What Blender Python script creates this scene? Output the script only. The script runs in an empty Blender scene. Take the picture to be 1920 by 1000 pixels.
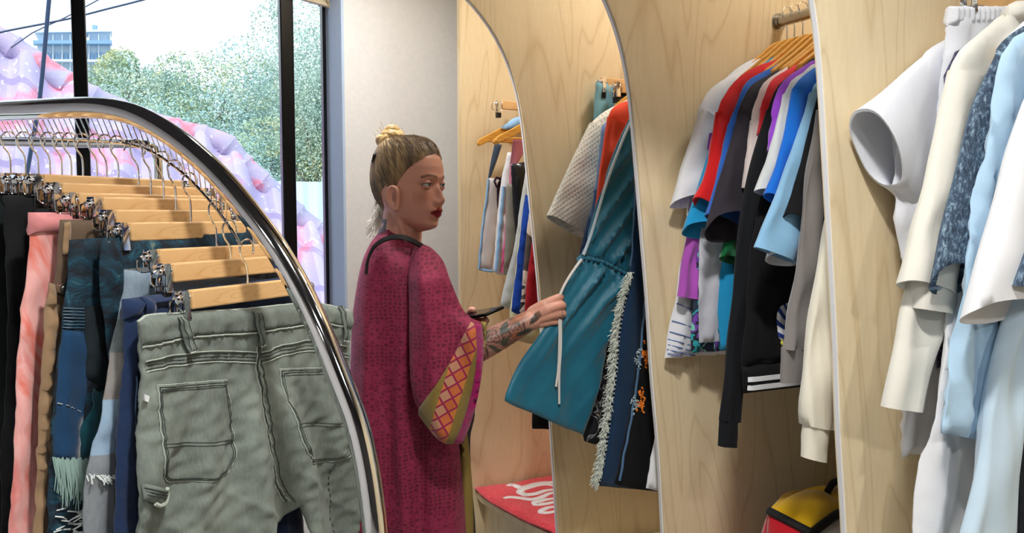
import bpy, bmesh, math, random
import numpy as np
from mathutils import Vector, Matrix
from mathutils.geometry import delaunay_2d_cdt
SC = bpy.context.scene
COL = SC.collection
# ------------------------------------------------------------------ frames
TH = math.radians(26.5); PITCH = math.atan(100/1500.0)
CAM = np.array([0, 0, 1.42])
FW = np.array([0, math.cos(PITCH), -math.sin(PITCH)]); UP = np.array([0, math.sin(PITCH), math.cos(PITCH)])
AX = np.array([-math.sin(TH), math.cos(TH), 0.0])      # along the aisle
BX = np.array([math.cos(TH), math.sin(TH), 0.0])       # across, towards the right wall
ZX = np.array([0, 0, 1.0])
def W(b, D, z): return BX*b + AX*D + ZX*z
def ray(u, v): return FW + (u-960)/1500.0*np.array([1., 0, 0]) - (v-500)/1500.0*UP
class Plane:
    """vertical plane: origin o, horizontal axis h, normal n towards the viewer"""
    def __init__(s, o, h, n):
        s.o = np.array([o[0], o[1], 0.0]); s.h = np.array(h, float); s.n = np.array(n, float)
    def px(s, u, v):
        r = ray(u, v); t = ((s.o-CAM) @ s.n)/(r @ s.n); P = CAM+t*r
        return (float((P-s.o) @ s.h), float(P[2]))
    def P(s, h, z, off=0.0): return s.o+s.h*h+ZX*z+s.n*off
    def moved(s, off): return Plane(s.o+s.n*off, s.h, s.n)
def sec(D): return Plane(AX*D, BX, -AX)
# ------------------------------------------------------------------ camera, world, light
cam = bpy.data.cameras.new('camera'); co = bpy.data.objects.new('camera', cam); COL.objects.link(co)
co.location = CAM; co.rotation_euler = (math.pi/2-PITCH, 0, 0)
cam.sensor_width = 36; cam.lens = 36*1500/1920.0; cam.clip_start = 0.02; cam.clip_end = 300
SC.camera = co
vs = SC.view_settings; vs.view_transform = 'Standard'; vs.look = 'None'; vs.gamma = 1; vs.use_curve_mapping = False; vs.exposure = 0.35
SC.display_settings.display_device = 'sRGB'
w = bpy.data.worlds.new('sky'); SC.world = w; w.use_nodes = True
nt = w.node_tree; bg = nt.nodes['Background']
tc = nt.nodes.new('ShaderNodeTexCoord'); sp = nt.nodes.new('ShaderNodeSeparateXYZ'); cr = nt.nodes.new('ShaderNodeValToRGB')
nt.links.new(tc.outputs['Generated'], sp.inputs[0]); nt.links.new(sp.outputs['Z'], cr.inputs[0]); nt.links.new(cr.outputs[0], bg.inputs[0])
cr.color_ramp.elements[0].position = 0.0; cr.color_ramp.elements[0].color = (0.86, 0.93, 1, 1)
cr.color_ramp.elements[1].position = 0.35; cr.color_ramp.elements[1].color = (0.8, 0.9, 1, 1)
e_ = cr.color_ramp.elements.new(0.12); e_.color = (0.95, 0.98, 1, 1)
bg.inputs[1].default_value = 1.15
def add_light(name, kind, loc, energy, color=(1, 1, 1), size=0.1, target=None, **kw):
    l = bpy.data.lights.new(name, kind); l.energy = energy; l.color = color
    if kind == 'AREA': l.shape = 'DISK'; l.size = size
    elif kind != 'SUN': l.shadow_soft_size = size
    for k, v in kw.items(): setattr(l, k, v)
    o = bpy.data.objects.new(name, l); COL.objects.link(o); o.location = loc
    if target is not None:
        o.rotation_euler = Vector(np.array(target)-np.array(loc)).to_track_quat('-Z', 'Y').to_euler()
    return o
add_light('sun', 'SUN', (0, 0, 20), 2.4, (1, .97, .92), target=tuple(np.array([0, 0, 20])+AX*5+BX*3-ZX*7), angle=0.02)
# ------------------------------------------------------------------ materials
def srgb(r, g=None, b=None):
    if g is None: r, g, b = r
    f = lambda c: (c/255/12.92) if c/255 <= .04045 else ((c/255+.055)/1.055)**2.4
    return (f(r), f(g), f(b), 1)
_M = {}
class NT:
    def __init__(s, name):
        s.m = bpy.data.materials.new(name); s.m.use_nodes = True; s.t = s.m.node_tree; s.bs = s.t.nodes['Principled BSDF']
    def n(s, typ, **kw):
        x = s.t.nodes.new('ShaderNode'+typ)
        for k, v in kw.items(): setattr(x, k, v)
        return x
    def l(s, a, b): s.t.links.new(a, b)
    def set(s, **kw):
        for k, v in kw.items(): s.bs.inputs[k.replace('_', ' ')].default_value = v
    def coord(s, kind='UV', scale=(1, 1, 1)):
        t = s.n('TexCoord'); m = s.n('Mapping'); m.inputs['Scale'].default_value = scale; s.l(t.outputs[kind], m.inputs[0]); return m.outputs[0]
    def noise(s, vec, scale, detail=3, dist=0.0, rough=.5):
        x = s.n('TexNoise'); x.inputs['Scale'].default_value = scale; x.inputs['Detail'].default_value = detail
        x.inputs['Distortion'].default_value = dist; x.inputs['Roughness'].default_value = rough
        s.l(vec, x.inputs['Vector']); return x.outputs['Fac']
    def ramp(s, fac, stops, interp='LINEAR'):
        r = s.n('ValToRGB'); r.color_ramp.interpolation = interp; e = r.color_ramp.elements
        while len(e) < len(stops): e.new(.5)
        for i, (p, c) in enumerate(stops): e[i].position = p; e[i].color = c
        s.l(fac, r.inputs[0]); return r.outputs[0]
    def mix(s, a, b, fac, typ='MIX'):
        x = s.n('Mix', data_type='RGBA', blend_type=typ)
        for i, v in ((6, a), (7, b)):
            if isinstance(v, tuple): x.inputs[i].default_value = v
            else: s.l(v, x.inputs[i])
        if isinstance(fac, (int, float)): x.inputs[0].default_value = fac
        else: s.l(fac, x.inputs[0])
        return x.outputs[2]
    def math(s, op, a, b=0.0, c=None):
        x = s.n('Math', operation=op)
        for i, v in enumerate((a, b) if c is None else (a, b, c)):
            if isinstance(v, (int, float)): x.inputs[i].default_value = v
            else: s.l(v, x.inputs[i])
        return x.outputs[0]
    def sep(s, vec):
        x = s.n('SeparateXYZ'); s.l(vec, x.inputs[0]); return x.outputs
    def bump(s, h, strength=.3, dist=.002):
        b = s.n('Bump'); b.inputs['Strength'].default_value = strength; b.inputs['Distance'].default_value = dist
        s.l(h, b.inputs['Height']); s.l(b.outputs[0], s.bs.inputs['Normal'])
    def base(s, c):
        if isinstance(c, tuple): s.bs.inputs['Base Color'].default_value = c
        else: s.l(c, s.bs.inputs['Base Color'])
def simple(name, col, rough=.5, metal=0.0, **kw):
    if name in _M: return _M[name]
    t = NT(name); t.set(Base_Color=srgb(col), Roughness=rough, Metallic=metal, **kw); _M[name] = t.m; return t.m
def fabric(name, col, var=.08, bump=.16, wscale=520, rough=.85, sheen=.25, kind='jersey', col2=None):
    """woven or knitted cloth; uv are metres on the cloth"""
    if name in _M: return _M[name]
    t = NT(name); uv = t.coord()
    c = np.array(srgb(col)[:3])
    d = tuple(np.clip(c*(1-var*1.6), 0, 1))+(1,); e = tuple(np.clip(c*(1+var), 0, 1))+(1,)
    nz = t.noise(uv, 9, 4); colr = t.ramp(nz, [(.3, d), (.7, e)])
    if kind == 'fleece': h = t.noise(uv, 300, 4)
    elif kind == 'denim' or kind == 'twill':
        wv = t.n('TexWave', bands_direction='DIAGONAL'); wv.inputs['Scale'].default_value = 420; wv.inputs['Distortion'].default_value = 2.5; bump *= .5
        t.l(uv, wv.inputs[0]); h = wv.outputs['Fac']
        f = t.noise(t.coord(scale=(1, .35, 1)), 260, 3)
        colr = t.mix(colr, tuple(np.clip(c*1.7+.02, 0, 1))+(1,), t.math('MULTIPLY', f, .35 if kind == 'denim' else .15))
    else:
        h = t.noise(uv, wscale, 2)
    t.base(colr); sheen = sheen if max(col) > 60 else .04; t.set(Roughness=rough, Sheen_Weight=sheen, Sheen_Roughness=.5, Specular_IOR_Level=.25)
    t.bump(h, bump, .0012); _M[name] = t.m; return t.m
def wood(name, c1, c2, scale=1.0, rough=.42, axis='Z', figure=1.0, kind='Object'):
    if name in _M: return _M[name]
    t = NT(name)
    sc = {'Z': (1.6, 1.6, .28), 'X': (.28, 1.6, 1.6)}[axis]
    v = t.coord(kind, tuple(k*scale for k in sc))
    n1 = t.noise(v, 2.2*figure, 2, .9)
    rings = t.math('FRACT', t.math('MULTIPLY', n1, 15.0))
    r2 = t.math('SUBTRACT', 1.0, t.math('ABSOLUTE', t.math('SUBTRACT', t.math('MULTIPLY', rings, 2.0), 1.0)))
    line = t.math('POWER', r2, 7.0)
    big = t.noise(t.coord(kind, tuple(k*scale for k in sc)), 1.1, 3)
    fine = t.noise(t.coord(kind, tuple(k*scale*14 for k in sc)), 6, 4)
    fac = t.math('ADD', t.math('MULTIPLY', line, .30), t.math('ADD', t.math('MULTIPLY', big, .55), t.math('MULTIPLY', fine, .25)))
    t.base(t.ramp(fac, [(.28, srgb(c1)), (.85, srgb(c2))])); t.set(Roughness=rough, Specular_IOR_Level=.35)
    t.bump(fine, .06, .001); _M[name] = t.m; return t.m
PLY = wood('plywood', (232, 215, 180), (204, 180, 138), 1.0)
EDGE = simple('plywood_edge', (228, 203, 158), .5)
STRIP = simple('white_edge_strip', (225, 226, 228), .35)
HWOOD = wood('hanger_wood', (232, 192, 138), (204, 156, 100), 5, .35, 'X')
HWOOD2 = wood('amber_hanger_wood', (226, 168, 78), (184, 120, 40), 5, .3, 'X')
def chrome():
    t = NT('chrome'); t.set(Base_Color=(.86, .87, .9, 1), Metallic=1.0, Roughness=.06); return t.m
CHROME = chrome()
STEEL = simple('brushed_steel', (176, 174, 170), .28, 1.0)
BLACKM = simple('black_metal', (22, 23, 26), .25, .6)
RUBBER = simple('black_rubber', (14, 14, 15), .6)
WALLM = None
t = NT('painted_wall'); nz = t.noise(t.coord('Object'), 60, 3); t.base(t.ramp(nz, [(.3, srgb(216, 217, 218)), (.7, srgb(222, 222, 222))])); t.set(Roughness=.8); t.bump(nz, .08, .002); WALLM = t.m
CEILM = simple('ceiling_paint', (52, 52, 54), .9); DARKW = simple('dark_wall_paint', (46, 44, 44), .8)
t = NT('concrete_floor'); nz = t.noise(t.coord('Object'), 3, 6); t.base(t.ramp(nz, [(.3, srgb(120, 118, 114)), (.7, srgb(158, 155, 150))])); t.set(Roughness=.35); FLOORM = t.m
# ------------------------------------------------------------------ objects
def thing(name, label, cat, loc=(0, 0, 0), group=None, rotz=0.0):
    o = bpy.data.objects.new(name, None); COL.objects.link(o); o.location = tuple(loc); o.rotation_euler = (0, 0, rotz)
    o.empty_display_size = .05; o['label'] = label; o['category'] = cat
    if group: o['group'] = group
    return o
def tag(o, label, cat, group=None):
    o['label'] = label; o['category'] = cat
    if group: o['group'] = group
    return o
class MB:
    """collects vertices / faces in world space"""
    def __init__(s): s.v = []; s.f = []; s.uv = []; s.mi = []
    def add(s, V, F, UV=None, mi=0):
        k = len(s.v); s.v += [tuple(map(float, p)) for p in V]; s.f += [tuple(i+k for i in f) for f in F]
        s.uv += [tuple(map(float, p)) for p in UV] if UV is not None else [(0., 0.)]*len(V); s.mi += [mi]*len(F); return s
    def box(s, c, ax, ay, az, hx, hy, hz, mi=0):
        c = np.array(c, float); ax, ay, az = map(lambda q: np.array(q, float), (ax, ay, az)); V = []; UV = []
        for i in (-1, 1):
            for j in (-1, 1):
                for k in (-1, 1): V.append(c+ax*hx*i+ay*hy*j+az*hz*k); UV.append((hx*i+hy*j, hz*k))
        F = [(0, 1, 3, 2), (4, 6, 7, 5), (0, 4, 5, 1), (2, 3, 7, 6), (0, 2, 6, 4), (1, 5, 7, 3)]
        return s.add(V, F, UV, mi)
    def tube(s, pts, r, n=10, closed=False, caps=True, mi=0, squash=None):
        pts = [np.array(p, float) for p in pts]; N = len(pts)
        rr = r if hasattr(r, '__len__') else [r]*N
        V = []; UV = []; T = []
        for i in range(N):
            a = pts[(i-1) % N] if (closed or i > 0) else pts[i]; b = pts[(i+1) % N] if (closed or i < N-1) else pts[i]
            t_ = b-a; T.append(t_/(np.linalg.norm(t_)+1e-12))
        ref = np.array([0, 0, 1.]) if abs(T[0][2]) < .9 else np.array([1., 0, 0])
        x = np.cross(ref, T[0]); x /= np.linalg.norm(x); L = 0
        for i in range(N):
            x = x-T[i]*(x @ T[i]); x /= np.linalg.norm(x)+1e-12; y = np.cross(T[i], x)
            if i: L += np.linalg.norm(pts[i]-pts[i-1])
            for k in range(n):
                a = 2*math.pi*k/n; V.append(pts[i]+rr[i]*(math.cos(a)*x+math.sin(a)*y)); UV.append((k/n*2*math.pi*rr[i], L))
        F = []
        for i in range(N if closed else N-1):
            j = (i+1) % N
            for k in range(n):
                m = (k+1) % n; F.append((i*n+k, i*n+m, j*n+m, j*n+k))
        if caps and not closed:
            F.append(tuple(range(n))[::-1]); F.append(tuple((N-1)*n+k for k in range(n)))
        return s.add(V, F, UV, mi)
    def ellipsoid(s, c, r, n=12, m=8, axes=None, mi=0):
        c = np.array(c, float); ax = axes or ((1, 0, 0), (0, 1, 0), (0, 0, 1)); ax = [np.array(a, float) for a in ax]
        V = [c+ax[2]*r[2]]; 
        for i in range(1, m):
            ph = math.pi*i/m
            for k in range(n):
                a = 2*math.pi*k/n; V.append(c+ax[0]*r[0]*math.sin(ph)*math.cos(a)+ax[1]*r[1]*math.sin(ph)*math.sin(a)+ax[2]*r[2]*math.cos(ph))
        V.append(c-ax[2]*r[2]); F = []
        for k in range(n): F.append((0, 1+k, 1+(k+1) % n))
        for i in range(m-2):
            for k in range(n):
                a = 1+i*n+k; b = 1+i*n+(k+1) % n; F.append((a, a+n, b+n, b))
        e = len(V)-1
        for k in range(n): F.append((e, 1+(m-2)*n+(k+1) % n, 1+(m-2)*n+k))
        return s.add(V, F, None, mi)
    def prism(s, poly, P0, ax, ay, an, t0, t1, mi=0):
        """polygon (x,y) on axes ax, ay extruded from t0 to t1 along an"""
        P0, ax, ay, an = map(lambda q: np.array(q, float), (P0, ax, ay, an)); n = len(poly)
        V = [P0+ax*x+ay*y+an*t0 for x, y in poly]+[P0+ax*x+ay*y+an*t1 for x, y in poly]; UV = list(poly)*2
        F = [tuple(range(n)), tuple(range(n, 2*n))[::-1]]+[(i, i+n, (i+1) % n+n, (i+1) % n) for i in range(n)]
        return s.add(V, F, UV, mi)
    def build(s, name, mats, parent=None, smooth=True, kind=None, bevel=0, local=False, sub=0, autos=40):
        me = bpy.data.meshes.new(name); org = np.zeros(3)
        par = parent
        if parent is not None and not local:
            q = parent
            while q is not None: org = org+np.array(q.location); q = q.parent
        me.from_pydata([tuple(np.array(p)-org) for p in s.v], [], s.f)
        uvl = me.uv_layers.new(name='UVMap')
        for L in me.loops: uvl.data[L.index].uv = s.uv[L.vertex_index]
        if not isinstance(mats, (list, tuple)): mats = [mats]
        for m in mats: me.materials.append(m)
        if len(mats) > 1:
            for p, i in zip(me.polygons, s.mi): p.material_index = i
        bm = bmesh.new(); bm.from_mesh(me); bmesh.ops.recalc_face_normals(bm, faces=bm.faces)
        if smooth:
            lim = math.radians(autos)
            for f in bm.faces: f.smooth = True
            for e in bm.edges:
                if len(e.link_faces) == 2 and e.calc_face_angle(0) > lim: e.smooth = False
        bm.to_mesh(me); bm.free()
        o = bpy.data.objects.new(name, me); COL.objects.link(o)
        if parent is not None: o.parent = parent
        if kind: o['kind'] = kind
        if bevel:
            b = o.modifiers.new('bevel', 'BEVEL'); b.width = bevel; b.segments = 2; b.limit_method = 'ANGLE'
        if sub:
            b = o.modifiers.new('sub', 'SUBSURF'); b.levels = sub; b.render_levels = sub
        return o
def spline(pts, step=.01, closed=False, corner=45):
    """Catmull-Rom through pts, keeping sharp corners; resampled at about step"""
    P = [np.array(p, float) for p in pts]; n = len(P); out = []
    def isc(i):
        if not closed and (i == 0 or i == n-1): return True
        a = P[i]-P[i-1]; b = P[(i+1) % n]-P[i]
        ca = (a @ b)/(np.linalg.norm(a)*np.linalg.norm(b)+1e-12); return ca < math.cos(math.radians(corner))
    cs = [isc(i) for i in range(n)]
    for i in range(n if closed else n-1):
        p0, p1, p2, p3 = P[i-1] if (closed or i) else P[i], P[i], P[(i+1) % n], P[(i+2) % n] if (closed or i+2 < n) else P[(i+1) % n]
        L = np.linalg.norm(p2-p1)
        m1 = (p2-p1) if cs[i] else (p2-p0)*L/(np.linalg.norm(p2-p1)+np.linalg.norm(p1-p0)+1e-12)
        m2 = (p2-p1) if cs[(i+1) % n] else (p3-p1)*L/(np.linalg.norm(p3-p2)+np.linalg.norm(p2-p1)+1e-12)
        k = max(1, int(round(L/step)))
        for j in range(k):
            t_ = j/k; a = t_*t_; b = a*t_
            out.append((2*b-3*a+1)*p1+(b-2*a+t_)*m1+(-2*b+3*a)*p2+(b-a)*m2)
    if not closed: out.append(P[-1])
    return out
# ------------------------------------------------------------------ cloth
def mkfold(seed, amp=.006, lam=.09, slant=0.0, ramp=None, crumple=.002, warp=.5, waves=3, clam=.05):
    R = random.Random(seed)
    W_ = [(amp*(.5+.5*R.random())/(1+.4*i), lam/(1+.55*i)*(.85+.3*R.random()), R.random()*6.28, R.random()*6.28, .25+.3*R.random(), R.uniform(-1, 1)) for i in range(waves)]
    Cc = [(R.random()*6.28, R.random()*6.28, R.uniform(-1, 1), R.uniform(-1, 1), R.uniform(.6, 1.6)) for _ in range(5)]
    def f(h, z):
        r = 1.0 if ramp is None else ramp(h, z)
        s = 0
        for A, l, p, q, wl, sg in W_:
            x = h+slant*z+.03*warp*np.sin(z/wl*2.2+q)+.012*warp*np.sin(z/wl*7+q*2)
            y = np.sin(2*math.pi*x/l+p); s = s+A*(y+.35*y*np.abs(y))*(.65+.35*np.sin(z*5*sg+q))
        s = s*r
        for p, q, a, b, k in Cc:
            s = s+crumple*.5*np.sin((h*a+z*b)*k*2*math.pi/clam+p+2*np.sin((h*b-z*a)*k*2*math.pi/(clam*2.3)+q))
        return s
    return f
zero = lambda h, z: 0*h
def segdist(P, A, B):
    d = B-A; t_ = np.clip(((P-A) @ d)/((d @ d)+1e-12), 0, 1); return np.linalg.norm(P-(A+t_[:, None]*d), axis=1)
class Cloth:
    def __init__(s, pl, poly, thick=.012, edge=.02, fold=zero, off=0.0, step=.012, base=None, corner=45, min_edge=.0012, lens=0.0):
        s.pl = pl; s.fold = fold; s.thick = thick; s.edge = edge; s.off = off; s.base = base; s.min = min_edge; s.lens = lens
        s.out = np.array(spline(poly, step, True, corner)); s.step = step
    def dist(s, Q):
        d = np.full(len(Q), 9.); n = len(s.out)
        for i in range(n): d = np.minimum(d, segdist(Q, s.out[i], s.out[(i+1) % n]))
        return d
    def mid(s, Q):
        o = s.off+s.fold(Q[:, 0], Q[:, 1])
        if s.base is not None: o = o+s.base.front(Q)
        return o
    def half(s, Q):
        d = s.dist(Q); t_ = np.clip(d/s.edge, 0, 1); r = np.sqrt(1-(1-t_)**2)
        return s.min+(s.thick/2)*r+s.lens*np.clip(d/.15, 0, 1)**.7
    def front(s, Q):
        Q = np.atleast_2d(np.array(Q, float)); return s.mid(Q)+s.half(Q)
    def mesh(s, mb, mi=0):
        st = s.step; lo = s.out.min(0); hi = s.out.max(0); n = len(s.out)
        gx, gy = np.meshgrid(np.arange(lo[0]+st/2, hi[0], st), np.arange(lo[1]+st/2, hi[1], st)); gx[1::2] += st*.5
        G = np.stack([gx.ravel(), gy.ravel()], 1)
        x, y = G[:, 0], G[:, 1]; ins = np.zeros(len(G), bool)
        for i in range(n):
            a, b = s.out[i], s.out[(i+1) % n]
            if a[1] == b[1]: continue
            c = ((a[1] > y) != (b[1] > y)) & (x < (b[0]-a[0])*(y-a[1])/(b[1]-a[1])+a[0]); ins ^= c
        G = G[ins]; G = G[s.dist(G) > st*.45] if len(G) else G
        pts = [Vector((p[0], p[1])) for p in s.out]+[Vector((p[0], p[1])) for p in G]
        V, E_, F, *_ = delaunay_2d_cdt(pts, [(i, (i+1) % n) for i in range(n)], [], 1, 1e-6)
        Q = np.array([(v.x, v.y) for v in V]); m = s.mid(Q); hf = s.half(Q)
        edges = {}
        for f in F:
            for i in range(len(f)):
                a, b = f[i], f[(i+1) % len(f)]; edges[(a, b)] = 1
        N = len(Q)
        P = [s.pl.P(q[0], q[1], m[i]+hf[i]) for i, q in enumerate(Q)]+[s.pl.P(q[0], q[1], m[i]-hf[i]) for i, q in enumerate(Q)]
        FF = [tuple(f) for f in F]+[tuple(i+N for i in f)[::-1] for f in F]
        for (a, b) in edges:
            if (b, a) not in edges: FF.append((b, a, a+N, b+N))
        mb.add(P, FF, [tuple(q) for q in Q]*2, mi); return s
    def build(s, name, mat, parent=None, **kw):
        mb = MB(); s.mesh(mb); s.obj = mb.build(name, mat, parent, autos=80, **kw); return s
    def seam(s, pts, name, mat, parent, r=.0016, dashed=False, step=.006, lift=0.0004, corner=45):
        Q = np.array(spline(pts, step, False, corner)); o = s.front(Q)+lift; mb = MB()
        P = [s.pl.P(q[0], q[1], o[i]) for i, q in enumerate(Q)]
        if dashed:
            for i in range(0, len(P)-1, 2): mb.tube([P[i], P[i+1]], r, 5)
        else: mb.tube(P, r, 6)
        return mb.build(name, mat, parent) if name else mb
def sleeve(pl, rings, name, mat, parent, depth=.03, off=0.0, tilt=0.0, seed=0, amp=.002, n=28, inner=None, close=False, step=.02, bend=0.0, twist=0.0):
    """tube of cloth; rings = [(outer(h,z), inner(h,z)), ...] from shoulder to cuff; open at the cuff"""
    O = np.array(spline([r[0] for r in rings], step)); I = [r[1] for r in rings]
    k = len(O); 
    def resamp(A, m):
        A = np.array(spline(A, .005)); d = np.r_[0, np.cumsum(np.linalg.norm(np.diff(A, axis=0), axis=1))]; q = np.linspace(0, d[-1], m)
        return np.stack([np.interp(q, d, A[:, 0]), np.interp(q, d, A[:, 1])], 1)
    k = max(6, k); O = resamp([r[0] for r in rings], k); I = resamp(I, k); R = random.Random(seed)
    ph = [R.random()*6.28 for _ in range(6)]; dep = depth if hasattr(depth, '__len__') else (depth, depth)
    V = []; UV = []
    def ring(i, sc, extra=0.0):
        tt = i/(k-1); c = (O[i]+I[i])/2; hw = (I[i]-O[i])/2*sc; dz = dep[0]*(1-tt)+dep[1]*tt; dz *= sc
        ax = (O[min(i+1, k-1)]+I[min(i+1, k-1)]-O[max(i-1, 0)]-I[max(i-1, 0)]); ax = ax/(np.linalg.norm(ax)+1e-9)
        for j in range(n):
            a = 2*math.pi*j/n; ca, sa = math.cos(a), math.sin(a)
            x = -np.sign(ca)*abs(ca)**.9; y = np.sign(sa)*abs(sa)**.8
            wv = amp*(math.sin(3*a+ph[0]+tt*5)+.8*math.sin(5*a+ph[1]-tt*7)+.6*math.sin(2*a+ph[2]+tt*14)+.7*math.sin(tt*22+ph[3]+a*2))
            q = c+hw*x+ax*(-tilt*y*max(0, (tt-.6)/.4)+extra); V.append(pl.P(q[0], q[1], off+y*(dz+wv)-bend*tt)); UV.append((a*.03+q[0], q[1]))
    for i in range(k): ring(i, 1)
    F = []
    for i in range(k-1):
        for j in range(n):
            m = (j+1) % n; F.append((i*n+j, i*n+m, (i+1)*n+m, (i+1)*n+j))
    F.append(tuple(range(n))[::-1])
    if close: F.append(tuple((k-1)*n+j for j in range(n)))
    else:
        k0 = len(V); ring(k-1, .93)
        for i in range(k-2, max(1, k-7), -1): ring(i, .9)
        m_ = (len(V)-k0)//n
        for j in range(n): m = (j+1) % n; F.append(((k-1)*n+j, (k-1)*n+m, k0+m, k0+j))
        for i in range(m_-1):
            for j in range(n): m = (j+1) % n; F.append((k0+i*n+j, k0+i*n+m, k0+(i+1)*n+m, k0+(i+1)*n+j))
        F.append(tuple(k0+(m_-1)*n+j for j in range(n)))
    mb = MB(); mb.add(V, F, UV)
    if inner is not None: return mb
    return mb.build(name, mat, parent, autos=70)
def mirror_pts(pts, h0): return [(2*h0-p[0], p[1]) for p in pts]
# ------------------------------------------------------------------ room
BR = 1.84; BL = -1.9; DN = -2.6; DF = 2.62; HC = 2.62
def slab(name, b0, b1, D0, D1, z0, z1, m):
    mb = MB(); mb.box(W((b0+b1)/2, (D0+D1)/2, (z0+z1)/2), BX, AX, ZX, (b1-b0)/2, (D1-D0)/2, (z1-z0)/2)
    return mb.build(name, m, smooth=False, kind='structure')
slab('floor', BL-.2, BR+.2, DN-.2, DF+.25, -.1, 0, FLOORM)
slab('ceiling', BL-.2, BR+.2, DN-.2, DF+.25, HC, HC+.1, CEILM)
slab('wall_left', BL-.2, BL, DN, DF, 0, HC, WALLM)
slab('wall_right', BR, BR+.2, DN, DF, 0, HC, PLY)
slab('wall_near', BL-.2, BR+.2, DN-.2, DN, 0, HC, DARKW)
JB = .693; SILL = .45; WTOP = 2.5
mb = MB()
for b0, b1, z0, z1 in ((JB, BR+.2, 0, HC), (BL-.2, JB, 0, SILL), (BL-.2, JB, WTOP, HC)):
    mb.box(W((b0+b1)/2, DF+.11, (z0+z1)/2), BX, AX, ZX, (b1-b0)/2, .11, (z1-z0)/2)
mb.build('wall_far', WALLM, smooth=False, kind='structure')
# window: black bars and clear panes
BLUEJ = simple('daylit_blue_jamb', (176, 196, 222), .6)  # daylight on the reveal is put into the jamb's pale blue
mb = MB(); mb.box(W(JB-.004, DF+.11, (SILL+WTOP)/2), BX, AX, ZX, .004, .109, (WTOP-SILL)/2); mb.build('trim_1', BLUEJ, smooth=False, kind='structure')
wp = sec(DF+.2)
h1 = (wp.px(136, 100)[0], wp.px(163, 100)[0]); h2 = (wp.px(524, 100)[0], wp.px(549, 100)[0])
fr = MB()
for a, b in (h1, h2): fr.box(wp.P((a+b)/2, (SILL+WTOP)/2), BX, AX, ZX, (b-a)/2, .022, (WTOP-SILL)/2)
fr.box(wp.P((BL+JB)/2, SILL+.02), BX, AX, ZX, (JB-BL)/2, .025, .02); fr.box(wp.P((BL+JB)/2, WTOP-.02), BX, AX, ZX, (JB-BL)/2, .025, .02)
fr.box(wp.P(JB-.02, (SILL+WTOP)/2), BX, AX, ZX, .006, .02, (WTOP-SILL)/2)
WF = fr.build('window_1', BLACKM, smooth=False, kind='structure', bevel=.004)
t = NT('window_glass'); tr = t.n('BsdfTransparent'); tr.inputs[0].default_value = (.94, .98, 1, 1); gl = t.n('BsdfGlossy'); gl.inputs['Roughness'].default_value = .02
fz = t.n('Fresnel'); fz.inputs[0].default_value = 1.2; mx = t.n('MixShader'); t.l(fz.outputs[0], mx.inputs[0]); t.l(tr.outputs[0], mx.inputs[1]); t.l(gl.outputs[0], mx.inputs[2])
t.l(mx.outputs[0], t.t.nodes['Material Output'].inputs[0]); GLASS = t.m
for a, b in ((BL, h1[0]), (h1[1], h2[0]), (h2[1], JB-.026)):
    mb = MB(); mb.box(wp.P((a+b)/2, (SILL+WTOP)/2), BX, AX, ZX, (b-a)/2, .003, (WTOP-SILL)/2-.04); mb.build('window_pane', GLASS, WF, smooth=False)
# added curved plywood piece at the top of the opening
hp = sec(DF+.16); cv = [hp.px(u, v) for u, v in ((624, 16), (600, 9), (575, 2), (545, -8), (500, -20), (430, -30))]
poly = spline(cv, .02)+[np.array((cv[-1][0], WTOP)), np.array((JB-.01, WTOP)), np.array((JB-.01, cv[0][1]))]
mb = MB(); mb.prism(poly, hp.o, BX, ZX, AX, -.012, .012); mb.build('trim_2', PLY, smooth=False, kind='structure')
# ------------------------------------------------------------------ arched plywood fins
PROF = [(1.165, 0), (1.143, .25), (1.125, .5), (1.112, .68), (1.096, .88), (1.075, 1.06), (1.060, 1.23), (1.043, 1.38), (1.026, 1.53), (1.010, 1.66), (.993, 1.745), (.967, 1.82), (.932, 1.885), (.888, 1.94), (.838, 1.985), (.77, 2.03), (.69, 2.065), (.58, 2.09), (.45, 2.1)]
def fin(D, prof, i):
    pr = spline(prof, .03); T = .0185
    poly = [tuple(p) for p in pr]+[(prof[-1][0], HC-.002), (BR-.001, HC-.002), (BR-.001, .0)]
    o = thing('plywood_divider', FINL[i], 'divider', W(1.4, D, 0))
    mb = MB(); mb.prism([(p[0]+.001, p[1]) for p in poly], AX*D, BX, ZX, AX, 0, T); mb.build('panel', PLY, o, smooth=False)
    # white strip let into the middle of the front edge
    V = []; F = []; N = len(pr)
    for k, p in enumerate(pr):
        t_ = pr[min(k+1, N-1)]-pr[max(k-1, 0)]; t_ /= np.linalg.norm(t_); nn = np.array((-t_[1], t_[0]))
        if nn[0] > 0: nn = -nn
        q = p+nn*.0018
        for hh, dd in ((q, T*.30), (q, T*.74), (p-nn*.003, T*.74), (p-nn*.003, T*.30)): V.append(BX*hh[0]+ZX*hh[1]+AX*(D+dd))
    for k in range(N-1):
        for a, b in ((0, 1), (1, 2), (3, 0)): F.append((k*4+a, k*4+b, k*4+4+b, k*4+4+a))
    mb = MB(); mb.add(V, F); s = mb.build('edge_strip', STRIP, o); s['label'] = 'white strip along the edge'
    return o
FINL = ['nearest arched plywood divider, beside the pale tops at the right', 'middle arched plywood divider behind the teal dress, before the coloured shirts', 'farthest arched plywood divider, just right of the woman']
for i, D in enumerate((.925, 1.445, 1.957)): fin(D, PROF, i)
mb = MB(); mb.box(W((1.04+BR)/2, 2.482, HC/2), BX, AX, ZX, (BR-1.04)/2, .012, HC/2-.001); mb.build('wall_panel', PLY, smooth=False)
o = bpy.data.objects['wall_panel']; o['kind'] = 'structure'; o.name = 'wall_end'
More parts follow.
